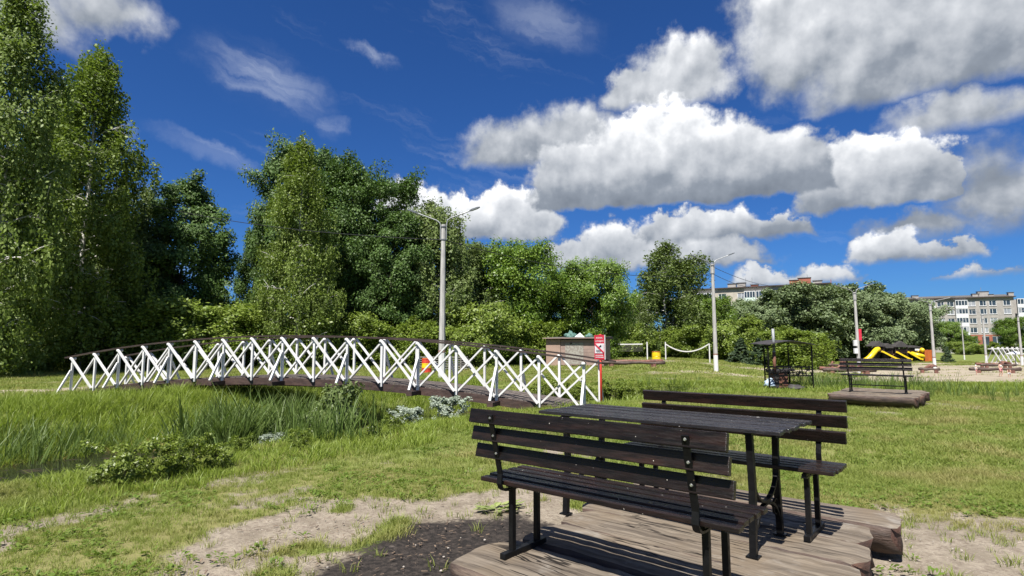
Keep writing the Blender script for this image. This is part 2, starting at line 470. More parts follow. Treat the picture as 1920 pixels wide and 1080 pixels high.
MT = dict(
    slat=mat('painted_slat', (0.0135, 0.0080, 0.0068), (0.006, 0.0045, 0.004), .30, 5, (1, 8, 8), bump=.25, bscale=24, bstretch=(1, 12, 12), speck=.745, speck_scale=48, speck_col=(.45, .42, .38), dirt=.55, dirt_col=(.030, .0135, .0095), objvar=.3, spec=.3),
    table=mat('table_slat', (0.024, 0.020, 0.020), (0.011, 0.010, 0.010), .30, 6, (1, 9, 9), bump=.3, bscale=26, bstretch=(1, 12, 12), speck=.735, speck_scale=42, speck_col=(.5, .48, .45), objvar=.3),
    slat_grey=mat('weathered_slat', (.16, .15, .15), (.07, .065, .065), .5, 6, (1, 9, 9), bump=.3, objvar=.2),
    iron=mat('black_iron', (.0065, .0065, .007), (.004, .004, .0045), .42, 9, spec=.18, bump=.15, bscale=60, speck=.76, speck_scale=40, speck_col=(.10, .07, .05)),
    bolt=mat('steel_bolt', (.5, .5, .5), rough=.3, metal=.8),
    log_top=mat('weathered_log_top', (0.186, 0.146, 0.115), (0.093, 0.069, 0.056), .82, 3.2, (1, 7, 7), bump=.9, bscale=9, bstretch=(1, 14, 14), dirt=.65, dirt_col=(.085, .062, .05), objvar=.16),
    log_side=mat('painted_log_side', (.074, .047, .036), (.034, .022, .018), .7, 3, (1, 5, 5), bump=.7, bscale=9, bstretch=(1, 9, 9), dirt=.5, dirt_col=(.20, .15, .11)),
    log_end=mat('log_end_grain', (0.078, 0.036, 0.025), (0.033, 0.017, 0.013), .8, 9, bump=.7, bscale=24, dirt=.4, dirt_col=(.22, .15, .10)),
    white=mat('white_paint', (0.56, 0.56, 0.555), (0.50, 0.50, 0.495), .5, 2, bump=.08, bscale=30, dirt=.55, dirt_col=(.40, .385, .36), objvar=.06),
    white_dull=mat('whitewash', (0.528, 0.528, 0.520), (0.440, 0.440, 0.432), .8, 3, bump=.2, dirt=.3, dirt_col=(.4, .38, .35)),
    deck=mat('deck_board', (0.105, 0.085, 0.073), (0.052, 0.042, 0.036), .75, 3, (7, 1, 7), bump=.4, bscale=12, bstretch=(9, 1, 9), objvar=.2),
    beam=mat('bridge_beam_paint', (0.059, 0.035, 0.028), (0.032, 0.019, 0.016), .55, 3, (1, 4, 4), bump=.25, objvar=.15),
    rail=mat('handrail_paint', (.034, .019, .015), (.02, .012, .010), .6, 3),
    concrete=mat('pole_concrete', (0.360, 0.353, 0.338), (0.274, 0.266, 0.259), .85, 2.5, (3, 3, .6), bump=.3),
    band=mat('pole_band', (.25, .14, .12), rough=.7),
    lamp=mat('lamp_housing', (.16, .17, .18), rough=.4, metal=.4),
    galv=mat('galvanised_steel', (.27, .28, .29), (.2, .21, .22), .55, metal=.3),
    red=mat('red_paint', (.52, .045, .02), (.40, .035, .02), .45, 4),
    signred=mat('sign_red', (.47, .022, .045), (.40, .02, .04), .45, 3),
    signwhite=mat('sign_white', (0.663, 0.646, 0.654), rough=.45),
    signblack=mat('sign_black', (.03, .03, .035), rough=.5),
    cladding=mat('shed_cladding', (.235, .165, .140), (.185, .132, .115), .8, 2, bump=.15, dirt=.3, dirt_col=(.22, .17, .15), objvar=.12),
    shed_warm=mat('shed_board_warm', (.285, .195, .155), (.24, .165, .13), .8, 2, bump=.15),
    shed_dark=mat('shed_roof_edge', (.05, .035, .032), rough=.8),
    felt=mat('roof_felt', (.10, .095, .09), (.06, .058, .055), .9, 3, bump=.3),
    graffiti=mat('scribbled_panel', (0.252, 0.238, 0.210), (0.182, 0.158, 0.140), .8, 7, lo=.45, hi=.52, detail=3),
    rust=mat('rusty_steel', (.16, .065, .038), (.08, .036, .026), .8, 5, bump=.3, bscale=40),
    soot=mat('sooty_steel', (.035, .03, .03), (.02, .018, .018), .7, 6),
    yellow=mat('yellow_plastic', (0.640, 0.464, 0.012), (0.560, 0.384, 0.010), .35, 3),
    brown=mat('dark_brown_stain', (.040, .022, .017), (.022, .013, .011), .6, 4),
    shingle=mat('dark_shingle', (.05, .045, .045), (.03, .028, .03), .8, 6),
    orange=mat('orange_panel', (0.368, 0.092, 0.014), (0.288, 0.072, 0.013), .6, 2, (1, 1, .3)),
    logred=mat('red_brown_log', (.17, .07, .05), (.09, .04, .03), .8, 4, bump=.4, dirt=.3, dirt_col=(.3, .22, .17)),
    tyre=mat('black_rubber', (.02, .02, .02), rough=.9),
    skin=mat('skin', (0.480, 0.288, 0.216), (0.416, 0.240, 0.176), .55, 6),
    hair=mat('dark_hair', (.03, .02, .016), rough=.6),
    pink=mat('pink_swimsuit', (.62, .25, .26), rough=.7),
    cloth_white=mat('white_cloth', (.78, .78, .78), rough=.8),
    brick_grey=mat('silicate_brick', (0.288, 0.270, 0.252), (0.238, 0.223, 0.209), .9, 1.2, bump=.15, dirt=.25, dirt_col=(.27, .25, .23)),
    brick_cream=mat('cream_brick', (0.374, 0.338, 0.288), (0.324, 0.295, 0.252), .9, 1.2, bump=.15),
    brick_red=mat('red_brick', (0.288, 0.096, 0.060), (0.224, 0.072, 0.048), .9, 1.5, bump=.2),
    mint=mat('mint_panel', (.50, .60, .54), rough=.6),
    frame=mat('white_window_frame', (0.608, 0.616, 0.624), rough=.45),
    frame_old=mat('old_window_frame', (.26, .20, .16), rough=.7),
    glass=mat('window_glass', (.035, .05, .065), (.02, .03, .04), .08, .4, spec=.8),
    curtain=mat('curtained_glass', (.30, .31, .33), (.16, .17, .19), .15, .5, (1, 1, .3), spec=.8),
    chips=mat('wood_chip', (.17, .12, .08), (.08, .055, .04), .9, 4, objvar=.3),
    stone=mat('pebble', (.34, .30, .26), (.22, .2, .18), .9, 6),
    bark=mat('dark_bark', (.085, .068, .055), (.045, .037, .032), .9, 6, (3, 3, .8), bump=.8, bscale=20),
    birch=mat('birch_bark', (.62, .60, .56), (.50, .48, .44), .8, 3, (1, 1, 5), dirt=.9, dirt_col=(.05, .045, .04)),
    cable=mat('black_cable', (.015, .015, .016), rough=.6),
    bagblue=mat('crumpled_bag', (.42, .52, .62), (.30, .38, .47), .4, 14),
    teal=mat('faded_teal_tarp', (.075, .155, .135), (.045, .10, .085), .7, 6),
    pallet=mat('grey_plank', (0.225, 0.214, 0.199), (0.128, 0.120, 0.112), .85, 5, (1, 6, 6), objvar=.2),
)


def weathered_log(name):
    """grey brown split log: long grain, dark checks, worn pale ridges"""
    m, kk, b = new_mat(name)
    v = coords(kk, (1, 1, 1))
    g1 = kk.noise(kk.v('MULTIPLY', v, (1.1, 20, 20)), 1.0, 6, .62)
    g2 = kk.noise(kk.v('MULTIPLY', v, (2.0, 55, 55)), 1.0, 4, .6, .3)
    big = kk.noise(v, 1.6, 4, .6)
    c = kk.mix(kk.ramp(g1, .30, .70), (.068, .055, .044, 1), (.185, .155, .122, 1))
    c = kk.mix(kk.ramp(big, .42, .66, 0, .75), c, (.135, .104, .072, 1))
    c = kk.mix(kk.ramp(kk.noise(v, 3.1, 4, .65), .56, .72, 0, .6), c, (.245, .225, .200, 1))
    c = kk.mix(kk.ramp(g2, .60, .72, 0, .55), c, (.045, .036, .030, 1))
    crack = kk.ramp(kk.m('ABSOLUTE', kk.m('SUBTRACT', kk.noise(kk.v('MULTIPLY', v, (.7, 7, 7)), 1.0, 3, .55, .2), .5)), .004, .016, 1, 0)
    crack = kk.m('MULTIPLY', crack, kk.ramp(kk.noise(v, 1.3, 2, .5), .45, .6))
    c = kk.mix(crack, c, (.014, .011, .009, 1))
    kk.put(b.inputs['Base Color'], c); b.inputs['Roughness'].default_value = .85; b.inputs['Specular IOR Level'].default_value = .2
    bn = kk.node('ShaderNodeBump'); bn.inputs['Strength'].default_value = .9; bn.inputs['Distance'].default_value = .012
    kk.put(bn.inputs['Height'], kk.m('SUBTRACT', kk.m('ADD', g1, kk.m('MULTIPLY', g2, .4)), kk.m('MULTIPLY', crack, 1.5))); kk.put(b.inputs['Normal'], bn.outputs[0])
    return m
MT['log_top'] = weathered_log('weathered_log_top')

# ------------------------------------------------------------------ ground cover masks
def poly_mask(x, y, pts, warp=.25, wscale=1.3, soft=1, seed=0):
    pts = np.array(pts, float)
    wx = x + (vnoise(x, y, wscale, 3, 20 + seed) - .5) * 2 * warp * soft
    wy = y + (vnoise(x, y, wscale, 3, 50 + seed) - .5) * 2 * warp * soft
    inside = np.zeros(x.shape, bool); n = len(pts)
    dmin = np.full(x.shape, 1e9)
    for i in range(n):
        x1, y1 = pts[i]; x2, y2 = pts[(i + 1) % n]
        if y1 != y2:
            c = ((y1 > wy) != (y2 > wy)) & (wx < (x2 - x1) * (wy - y1) / (y2 - y1) + x1)
            inside ^= c
        d = np.array((x2 - x1, y2 - y1)); L2 = (d ** 2).sum() + 1e-9
        t = np.clip(((wx - x1) * d[0] + (wy - y1) * d[1]) / L2, 0, 1)
        dmin = np.minimum(dmin, np.hypot(wx - x1 - t * d[0], wy - y1 - t * d[1]))
    sd = np.where(inside, dmin, -dmin)
    return sstep(-.22 * soft, .22 * soft, sd)

def px_poly(pts, z=0.0): return [tuple(gp(a, b, z)[:2]) for a, b in pts]

POLY = dict(
    dirt=px_poly([(300, 1079), (345, 1030), (430, 985), (520, 962), (585, 938), (700, 926), (830, 938), (930, 915), (1010, 905), (1110, 915), (1250, 960), (1300, 1079), (1300, 1500), (100, 1500)]),
    dirt_right=px_poly([(1640, 1000), (1700, 985), (1760, 992), (1850, 1012), (1960, 1010), (2200, 1040), (2200, 1500), (1350, 1500), (1500, 1079)]),
    dark=px_poly([(560, 1079), (680, 1020), (770, 985), (900, 966), (970, 962), (1060, 985), (1060, 1079), (1060, 1500), (380, 1500)]),
    thin=px_poly([(-60, 985), (120, 958), (330, 922), (560, 880), (720, 862), (900, 872), (1010, 890), (960, 925), (600, 945), (400, 1010), (300, 1079), (200, 1300), (-500, 1300)]),
    thin_right=px_poly([(1560, 960), (1700, 940), (1800, 955), (1990, 985), (2300, 1020), (2200, 1079), (1600, 1079)]),
    sand=px_poly([(1555, 697), (1650, 715), (1760, 727), (1920, 737), (2500, 770), (2700, 700), (2500, 672), (1920, 676), (1640, 680), (1480, 690)], -.7),
    dry=px_poly([(1690, 722), (1780, 734), (1920, 748), (2300, 780), (2500, 770), (1920, 733), (1740, 716)], -.35),
    dry2=px_poly([(1500, 880), (1620, 845), (1800, 850), (1760, 880), (1620, 900)]),
    path=px_poly([(-900, 747), (-300, 742), (0, 738), (120, 735), (175, 731), (165, 726), (0, 732), (-300, 733), (-900, 735)]),
    path2=px_poly([(150, 731), (300, 718), (440, 715), (640, 716), (760, 714), (860, 712), (860, 706), (640, 709), (430, 710), (280, 713), (150, 724)]),
    track=px_poly([(1140, 703), (1250, 695), (1400, 691), (1560, 696), (1560, 702), (1400, 697), (1150, 707)], -.1),
    volley=px_poly([(1150, 679), (1290, 680), (1440, 685), (1560, 691), (1560, 684), (1400, 681), (1290, 677), (1150, 674)], -.15),
    burnt=px_poly([(1440, 728), (1500, 722), (1540, 731), (1500, 738), (1450, 735)], -.1),
    bare2=px_poly([(1725, 756), (1790, 754), (1800, 762), (1740, 765)]),
)

def masks(x, y):
    far = np.hypot(x, y)
    P_ = POLY
    dirt = np.maximum(poly_mask(x, y, P_['dirt'], .28, 1.6), poly_mask(x, y, P_['dirt_right'], .3, 1.5, seed=1))
    dirt = np.maximum(dirt, poly_mask(x, y, P_['bare2'], .4, .8, 1.5, 6) * .8)
    spots = vnoise(x, y, 1.15, 3, 9)
    thin = np.maximum(poly_mask(x, y, P_['thin'], .3, 1.2, 2, 2), poly_mask(x, y, P_['thin_right'], .3, 1.2, 2, 3))
    island = sstep(.70, .76, vnoise(x, y, 1.6, 2, 31))          # tufts left in the bare earth
    dirt = np.clip(np.maximum(dirt * (1 - .9 * island), thin * sstep(.57, .68, spots) * .75), 0, 1)
    dark = poly_mask(x, y, P_['dark'], .18, 2.2, 1, 4)
    # single small bare spots all over the lawn
    bare = sstep(.665, .72, vnoise(x, y, .75, 3, 14)) * sstep(4, 9, far) * .75
    dirt = np.maximum(dirt, bare * (far < 60))
    sand = poly_mask(x, y, P_['sand'], 2.4, .22, 5, 5)
    for nm, wp, sf in (('path', .35, 1.4), ('path2', .8, 2.2), ('track', 1.0, 3), ('volley', 1.2, 4)):
        sand = np.maximum(sand, poly_mask(x, y, P_[nm], wp, .5, sf, 7) * (.95 if nm == 'path' else .75))
    dry = np.maximum(np.maximum(poly_mask(x, y, P_['dry'], 2, .3, 5, 8), poly_mask(x, y, P_['dry2'], .6, .6, 3, 9) * .8), thin * .75)
    burnt = poly_mask(x, y, P_['burnt'], .5, .8, 2, 10)
    r, s, al = ditch(x, y)
    right = sstep(.54, .66, al)
    wet = 1 - sstep(1.2, 5.4, r) * (1 - right) - sstep(.3, 2.6, r) * right
    return dict(dirt=dirt * (1 - wet * .8), dark=np.maximum(dark, burnt), sand=sand * (1 - wet), dry=dry, wet=np.clip(wet, 0, 1), thin=thin)

# ------------------------------------------------------------------ the ground, one sheet
def axis(lo, hi, fine_lo, fine_hi, step, grow=1.045):
    a = list(np.arange(fine_lo, fine_hi + 1e-6, step)); d = step; x = fine_hi
    while x < hi:
        d *= grow; x += d; a.append(x)
    d = step; x = fine_lo
    while x > lo:
        d *= grow; x -= d; a.insert(0, x)
    return np.array(a)

gx = axis(-1500, 1500, -6, 6, .11, 1.035); gy = axis(-60, 2200, 2.5, 11, .10, 1.024)
GX, GY = np.meshgrid(gx, gy)
fx, fy = GX.ravel(), GY.ravel()
fz = terrain(fx, fy)
MK = masks(fx, fy)
near = (np.hypot(fx, fy) < 14)
fz = fz + np.where(near, (vnoise(fx, fy, 7, 3, 41) - .5) * .022, 0) - np.where(near, MK['dirt'] * .018, 0)
nx, ny = len(gx), len(gy)
idx = np.arange(nx * ny).reshape(ny, nx)
q = np.stack([idx[:-1, :-1], idx[:-1, 1:], idx[1:, 1:], idx[1:, :-1]], -1).reshape(-1, 4)

gm, kk, gb = new_mat('ground_earth_and_turf')
geo = kk.node('ShaderNodeNewGeometry'); pos = geo.outputs['Position']
def at(nm):
    a = kk.node('ShaderNodeAttribute'); a.attribute_name = nm; return a.outputs['Fac']
n1 = kk.noise(pos, .55, 4, .6); n2 = kk.noise(pos, 3.5, 5, .62); n3 = kk.noise(pos, 26, 4, .6)
turf = kk.mix(kk.ramp(n2, .3, .7), (.090, .125, .024, 1), (.150, .180, .045, 1))
turf = kk.mix(kk.ramp(n1, .5, .72, 0, .55), turf, (.210, .200, .075, 1))
turf = kk.mix(kk.ramp(kk.noise(pos, 38, 3, .6), .50, .66, 0, .6), turf, (.150, .125, .075, 1))
turf = kk.mix(kk.ramp(kk.noise(pos, 14, 4, .65), .52, .68, 0, .55), turf, (.055, .085, .018, 1))
turf = kk.mix(kk.m('MULTIPLY', at('dry'), kk.ramp(n3, .3, .6, .55, 1.0)), turf, (.19, .165, .075, 1))
soil = kk.mix(kk.ramp(n2, .32, .68), (.170, .144, .110, 1), (.258, .222, .176, 1))
soil = kk.mix(kk.ramp(n3, .42, .75), soil, (.14, .112, .088, 1))
soil = kk.mix(kk.ramp(kk.noise(pos, 55, 2, .5), .66, .70, 0, .8), soil, (.36, .32, .27, 1))
darks = kk.mix(kk.ramp(n3, .35, .7), (.018, .016, .015, 1), (.046, .038, .033, 1))
darks = kk.mix(kk.ramp(kk.noise(pos, 9, 5, .7), .60, .72, 0, .7), darks, (.13, .11, .095, 1))
sand = kk.mix(kk.ramp(n1, .35, .65), (.235, .200, .150, 1), (.30, .26, .20, 1))
sand = kk.mix(kk.ramp(kk.noise(pos, .9, 4, .7), .56, .7, 0, .7), sand, (.15, .145, .07, 1))
wetc = kk.mix(kk.ramp(n2, .35, .7), (.020, .022, .012, 1), (.055, .060, .022, 1))
wig = kk.m('MULTIPLY', kk.m('SUBTRACT', n3, .5), .9)
wig = kk.m('ADD', wig, kk.m('MULTIPLY', kk.m('SUBTRACT', n2, .5), .7))
def edged(nm): return kk.ramp(kk.m('ADD', at(nm), kk.m('MULTIPLY', wig, kk.m('SUBTRACT', 1.0, kk.m('ABSOLUTE', kk.m('MULTIPLY_ADD', at(nm), 2.0, -1.0))))), .3, .7)
c = kk.mix(edged('wet'), turf, wetc)
c = kk.mix(edged('sand'), c, sand)
c = kk.mix(edged('dirt'), c, soil)
c = kk.mix(edged('dark'), c, darks)
kk.put(gb.inputs['Base Color'], c)
gb.inputs['Roughness'].default_value = .95; gb.inputs['Specular IOR Level'].default_value = .12
bn = kk.node('ShaderNodeBump'); bn.inputs['Strength'].default_value = .8; bn.inputs['Distance'].default_value = .03
kk.put(bn.inputs['Height'], kk.m('ADD', kk.noise(pos, 18, 6, .65), kk.m('MULTIPLY', kk.noise(pos, 70, 3, .6), .35))); kk.put(gb.inputs['Normal'], bn.outputs[0])

ground_me = np_mesh('ground', np.stack([fx, fy, fz], 1), q.ravel(), np.full(len(q), 4), gm, True)
for nm in ('dirt', 'dark', 'sand', 'dry', 'wet'):
    a = ground_me.attributes.new(nm, 'FLOAT', 'POINT'); a.data.foreach_set('value', MK[nm].astype(np.float32))
ground = put('ground', ground_me); tag(ground, 'uneven lawn with bare earth and sandy patches', kind='structure')

# ------------------------------------------------------------------ ditch water
wm, kk, wb = new_mat('ditch_water')
wb.inputs['Base Color'].default_value = (.030, .028, .014, 1); wb.inputs['Roughness'].default_value = .06; wb.inputs['IOR'].default_value = 1.33
pos = kk.node('ShaderNodeNewGeometry').outputs['Position']
kk.put(wb.inputs['Base Color'], kk.mix(kk.ramp(kk.noise(pos, 1.6, 5, .65), .56, .66), (.012, .013, .008, 1), (.060, .042, .014, 1)))
kk.put(wb.inputs['Roughness'], kk.ramp(kk.noise(pos, 1.6, 5, .65), .52, .62, .05, .7))
bn = kk.node('ShaderNodeBump'); bn.inputs['Strength'].default_value = .12; bn.inputs['Distance'].default_value = .02
kk.put(bn.inputs['Height'], kk.noise(pos, 5, 3, .5)); kk.put(wb.inputs['Normal'], bn.outputs[0])
wv_, wf_ = [], []
line = DITCH[:7]
for i, p in enumerate(line):
    t = (line[min(i + 1, len(line) - 1)] - line[max(i - 1, 0)]); t = t / np.hypot(*t); n_ = np.array((-t[1], t[0]))
    for j in range(5):
        o_ = p + n_ * (-5.2 + 7.8 * j / 4); wv_.append((o_[0], o_[1], WATER_Z))
for i in range(len(line) - 1):
    for j in range(4): wf_.append((i * 5 + j, i * 5 + j + 1, i * 5 + 6 + j, i * 5 + 5 + j))
w_me = bpy.data.meshes.new('water'); w_me.from_pydata(wv_, [], wf_); w_me.materials.append(wm)
tag(put('water', w_me), 'dark still water at the bottom of the ditch', kind='structure')

# ------------------------------------------------------------------ picnic place: log platform, benches, table
UA = R(-40.5)
U = Vector((math.cos(UA), math.sin(UA), 0)); N = Vector((-math.sin(UA), math.cos(UA), 0))
ZP = 0.25                                                # top of the log platform
def un(u, n, z=0.0): return U * u + N * n + Vector((0, 0, z))

def log_mesh(w, L, t, seed, skew=0.0):
    """half log lying flat side up; local x along it, top at z = 0"""
    rs = np.random.default_rng(seed)
    m, nr = 22, 26
    vs, fs, top = [], [], 9
    prof = []
    for j in range(top): prof.append((-w / 2 + w * j / (top - 1), 0.0))
    for j in range(1, m - top + 1):
        a = math.pi * j / (m - top + 1)
        prof.append((w / 2 * math.cos(a) * 1.03, -t * math.sin(a) ** .75))
    lump = rs.normal(0, 1, (nr, m)); ph = rs.uniform(0, 6, 6)
    for i in range(nr):
        s = i / (nr - 1); x = -L / 2 + L * s
        wid = 1 + .05 * math.sin(3 * s + ph[0]) + .03 * math.sin(9 * s + ph[1])
        cy = .025 * math.sin(2.2 * s + ph[2])
        end = 1.0
        if i in (0, nr - 1): end = .965
        for j, (py, pz) in enumerate(prof):
            xx = x
            e = abs(2 * s - 1)
            if e > .80:                                   # sawn ends are rough and a little round
                xx += math.copysign((e - .80) / .20, x) * (-.060 * (2 * py / w) ** 2 + .012 * math.sin(9 * py / w + ph[3]) + skew * py)
            vs.append((xx, cy + py * wid * end, pz * wid * (.93 if end < 1 else 1) - (.008 if end < 1 and pz == 0 else 0) + (.004 * math.sin(7 * s + 3 * py + ph[4]) + .0025 * lump[i, j] if pz == 0 else .006 * lump[i, j])))
    mi = []
    for i in range(nr - 1):
        for j in range(m):
            fs.append((i * m + j, i * m + (j + 1) % m, (i + 1) * m + (j + 1) % m, (i + 1) * m + j)); mi.append(0 if j < top - 1 else 1)
    for b, sg in ((0, -1), ((nr - 1) * m, 1)):             # end grain, a fan round the pith
        c_ = np.mean(np.array(vs[b:b + m]), 0); vs.append((c_[0] + sg * .012, c_[1], c_[2])); ci_ = len(vs) - 1
        for j in range(m): fs.append((b + j, b + (j + 1) % m, ci_)); mi.append(2)
    me = bpy.data.meshes.new('log'); me.from_pydata(vs, [], fs)
    bm = bmesh.new(); bm.from_mesh(me); bmesh.ops.recalc_face_normals(bm, faces=bm.faces); bm.to_mesh(me); bm.free()
    for k_ in ('log_top', 'log_side', 'log_end'): me.materials.append(MT[k_])
    me.polygons.foreach_set('material_index', np.array(mi, np.int32))
    me.polygons.foreach_set('use_smooth', np.array([x >= 1 for x in mi], bool))
    return me

def platform(origin_u, origin_n, rows, label, seed0, ZP=ZP):
    """rows: (u_start, u_end, n_start, n_end, thickness) of each log"""
    c = un(origin_u, origin_n)
    root = empty('log_platform', (c.x, c.y, 0), UA, label, 'platform')
    for i, (u0, u1, n0, n1, t) in enumerate(rows):
        o = put('log', log_mesh(n1 - n0, u1 - u0, t, seed0 + i, .05 * math.sin(i * 2.3)), root)
        o.location = ((u0 + u1) / 2 - origin_u, (n0 + n1) / 2 - origin_n, ZP + .006 * math.sin(i * 1.7))
        o.rotation_euler = (0.012 * math.sin(i * 3.1), 0, .012 * math.sin(i * 5.3))
    na, nb = rows[0][2] - origin_n, rows[-1][3] - origin_n
    for du in (-.62, .62):
        MB().tube([(du, na + .12, .015), (du, nb - .1, .015)], .075, 10).build('bearer_log', MT['log_side'], root, smooth=True)
    return root

rows1 = [(-2.68, -.66, 2.48, 3.05, .235), (-2.62, -.72, 3.12, 3.54, .22), (-2.66, -.66, 3.56, 4.03, .22), (-2.76, -.70, 4.045, 4.47, .24), (-2.82, -.76, 4.485, 4.98, .24), (-2.80, -.64, 4.995, 5.43, .24)]
platform(-1.7, 4.0, rows1, 'wide platform of half logs under the picnic table', 11)
ZP2 = .34
p2 = gp(1548, 738, ZP2); q2 = (p2.dot(U), p2.dot(N))
rows2 = [(q2[0] + .03 * math.sin(i), q2[0] + 1.98 + .07 * math.sin(i * 2.1), q2[1] + .49 * i, q2[1] + .49 * i + .475, .26) for i in range(6)]
platform(q2[0] + 1.0, q2[1] + 1.45, rows2, 'low log platform out on the lawn under a single bench', 31, ZP2)

BL = 1.63                                                # bench length
slat_back = MB().box((0, 0, 0), (BL, .034, .086)).mesh('back_slat', MT['slat'], .005)
slat_seat = MB().box((0, 0, 0), (BL, .067, .027)).mesh('seat_slat', MT['slat'], .005)
bolt_me = MB().tube([(0, 0, 0), (0, -.006, 0)], [.009, .006], 8).mesh('bolt', MT['bolt'])

def bench(loc, rz, label, group=None, stretcher=False, seats=5, slat=None):
    b = empty('park_bench', loc, rz, label, 'bench', group)
    lean = lambda z: -.215 - .115 * (z - .46) / .44
    for i in range(3):
        z = .867 - .110 * i
        o = put('back_slat', slat_back, b, (.004 * math.sin(i * 4), lean(z) + .026, z), (R(-14), 0, 0))
    for i in range(seats):
        put('seat_slat', slat_seat, b, (.006 * math.sin(i * 5 + 1), -.178 + .0905 * i, .467 - (.006 if i == 0 else 0)))
    for sx in (-1, 1):
        x = sx * (BL / 2 - .19)
        pts = [(x, lean(.885) + .0, .885), (x, lean(.7), .7), (x, lean(.52), .52), (x, -.238, .46), (x, -.225, .432), (x, -.198, .416), (x, -.16, .412), (x, .20, .418)]
        post = MB().ribbon(pts, .036, .012, (1, 0, 0)).build('back_post', MT['iron'], b)
        for i in range(3):
            z = .867 - .110 * i
            put('bolt', bolt_me, post, (x, lean(z) - .006, z))
        for y in (-.115, .135):
            MB().beam((x, y, .022), (x, y, .442 if y > 0 else .412), .034, .034, (0, 1, 0)).build('leg', MT['iron'], b, .003)
        MB().box((x, .0, .020), (.042, .42, .036)).build('foot_runner', MT['iron'], b, .004)
        MB().box((x, .02, .434), (.03, .36, .014)).build('seat_bracket', MT['iron'], b)
    if stretcher:
        MB().beam((-BL / 2 + .19, -.115, .2), (BL / 2 - .19, -.115, .2), .025, .025).build('stretcher', MT['iron'], b)
    return b

NLp, NRp = gp(884, 766, ZP + .91), gp(1368, 811, ZP + .91)
mid = (NLp + NRp) / 2
cn = mid + N * .28
bench((cn.x, cn.y, ZP + .001), UA, 'dark brown slatted bench seen from behind, in front of the picnic table')
FLp, FRp = gp(1211, 731, ZP + .91), gp(1579, 753, ZP + .91)
mid = (FLp + FRp) / 2
cf = mid - N * .26
bench((cf.x, cf.y, ZP + .001), UA + math.pi, 'dark brown slatted bench facing us behind the picnic table')
c2 = un(q2[0] + 1.0, q2[1] + 1.2)
bench((c2.x, c2.y, ZP2 + .001), UA, 'lone slatted bench with its back to us on the lawn platform', stretcher=True, seats=4)

# table
corners = [gp(a, b, 1.04) for a, b in ((1022, 770), (1468, 812), (1515, 787), (1087, 757))]
TL, TW = 1.84, .74
tcen = sum(corners, Vector()) / 4
tab = empty('picnic_table', (tcen.x, tcen.y, ZP), UA, 'dark slatted picnic table with black iron legs between two benches', 'table')
ns = 8
sw = TW / ns
ts_me = MB().box((0, 0, 0), (TL, sw - .019, .024)).mesh('table_slat', MT['table'], .004)
for i in range(ns):
    put('table_slat', ts_me, tab, (.012 * math.sin(i * 4.7), -TW / 2 + sw * (i + .5), 0.778 + .002 * math.sin(i * 2.9)))
for sx in (-1, 1):
    x = sx * (TL / 2 - .21)
    for sy in (-1, 1):
        leg = MB().ribbon([(x, sy * .285, .004), (x, sy * .275, .16), (x, sy * .25, .4), (x, sy * .275, .745)], .042, .042, (1, 0, 0)).build('leg', MT['iron'], tab, .004)
        MB().box((x, sy * .285, .006), (.075, .075, .010)).build('foot_plate', MT['iron'], leg)
    arch = [(x, -.275 * math.cos(a), .035 + .235 * math.sin(a)) for a in np.linspace(0, math.pi, 17)]
    MB().ribbon(arch, .030, .016, (1, 0, 0)).build('arch_brace', MT['iron'], tab)
    sag = [(x, -.255 * math.cos(a), .50 - .215 * math.sin(a)) for a in np.linspace(0, math.pi, 17)]
    MB().ribbon(sag, .030, .016, (1, 0, 0)).build('curved_brace', MT['iron'], tab)
    for sy in (-1, 1):
        cur = [(x, sy * (.25 - .05 - .05 * math.cos(a)), .21 + .05 * math.sin(a)) for a in np.linspace(-2.4, 2.4, 12)]
        MB().ribbon(cur, .014, .008, (1, 0, 0)).build('scroll', MT['iron'], tab)
    MB().box((x, 0, .752), (.05, TW - .12, .012)).build('top_bracket', MT['iron'], tab)

# ------------------------------------------------------------------ arched footbridge
dNL = 1.17 * FPX / 62.0; dNR = 1.17 * FPX / 89.0
bA = Vector(((148 - 960) / FPX * dNL, dNL, 0)); bB = Vector(((1095 - 960) / FPX * dNR, dNR, 0))
E = (bB - bA); BLEN = E.length; E.normalize()
BA = math.atan2(E.y, E.x)
NP, RISE, BW, PH = 17, .655, 1.78, 1.17
bridge = empty('footbridge', (bA.x, bA.y, 0), BA, 'long low arched footbridge with white crossed timber railings and dark deck', 'bridge')
def dz(x): return RISE * (1 - (2 * x / BLEN - 1) ** 2)
step = BLEN / (NP - 1)
# deck planks
npl = 126
pl = BLEN / npl
pl_me = MB().box((0, 0, 0), (pl - .012, BW - .05, .04)).mesh('deck_plank', MT['deck'])
for i in range(npl):
    x = (i + .5) * pl
    sl = math.atan(RISE * -4 * (2 * x / BLEN - 1) / BLEN)
    put('deck_plank', pl_me, bridge, (x, BW / 2 + .008 * math.sin(i * 3.3), dz(x) - .01 + .004 * math.sin(i * 7.1)), (0, -sl, 0))
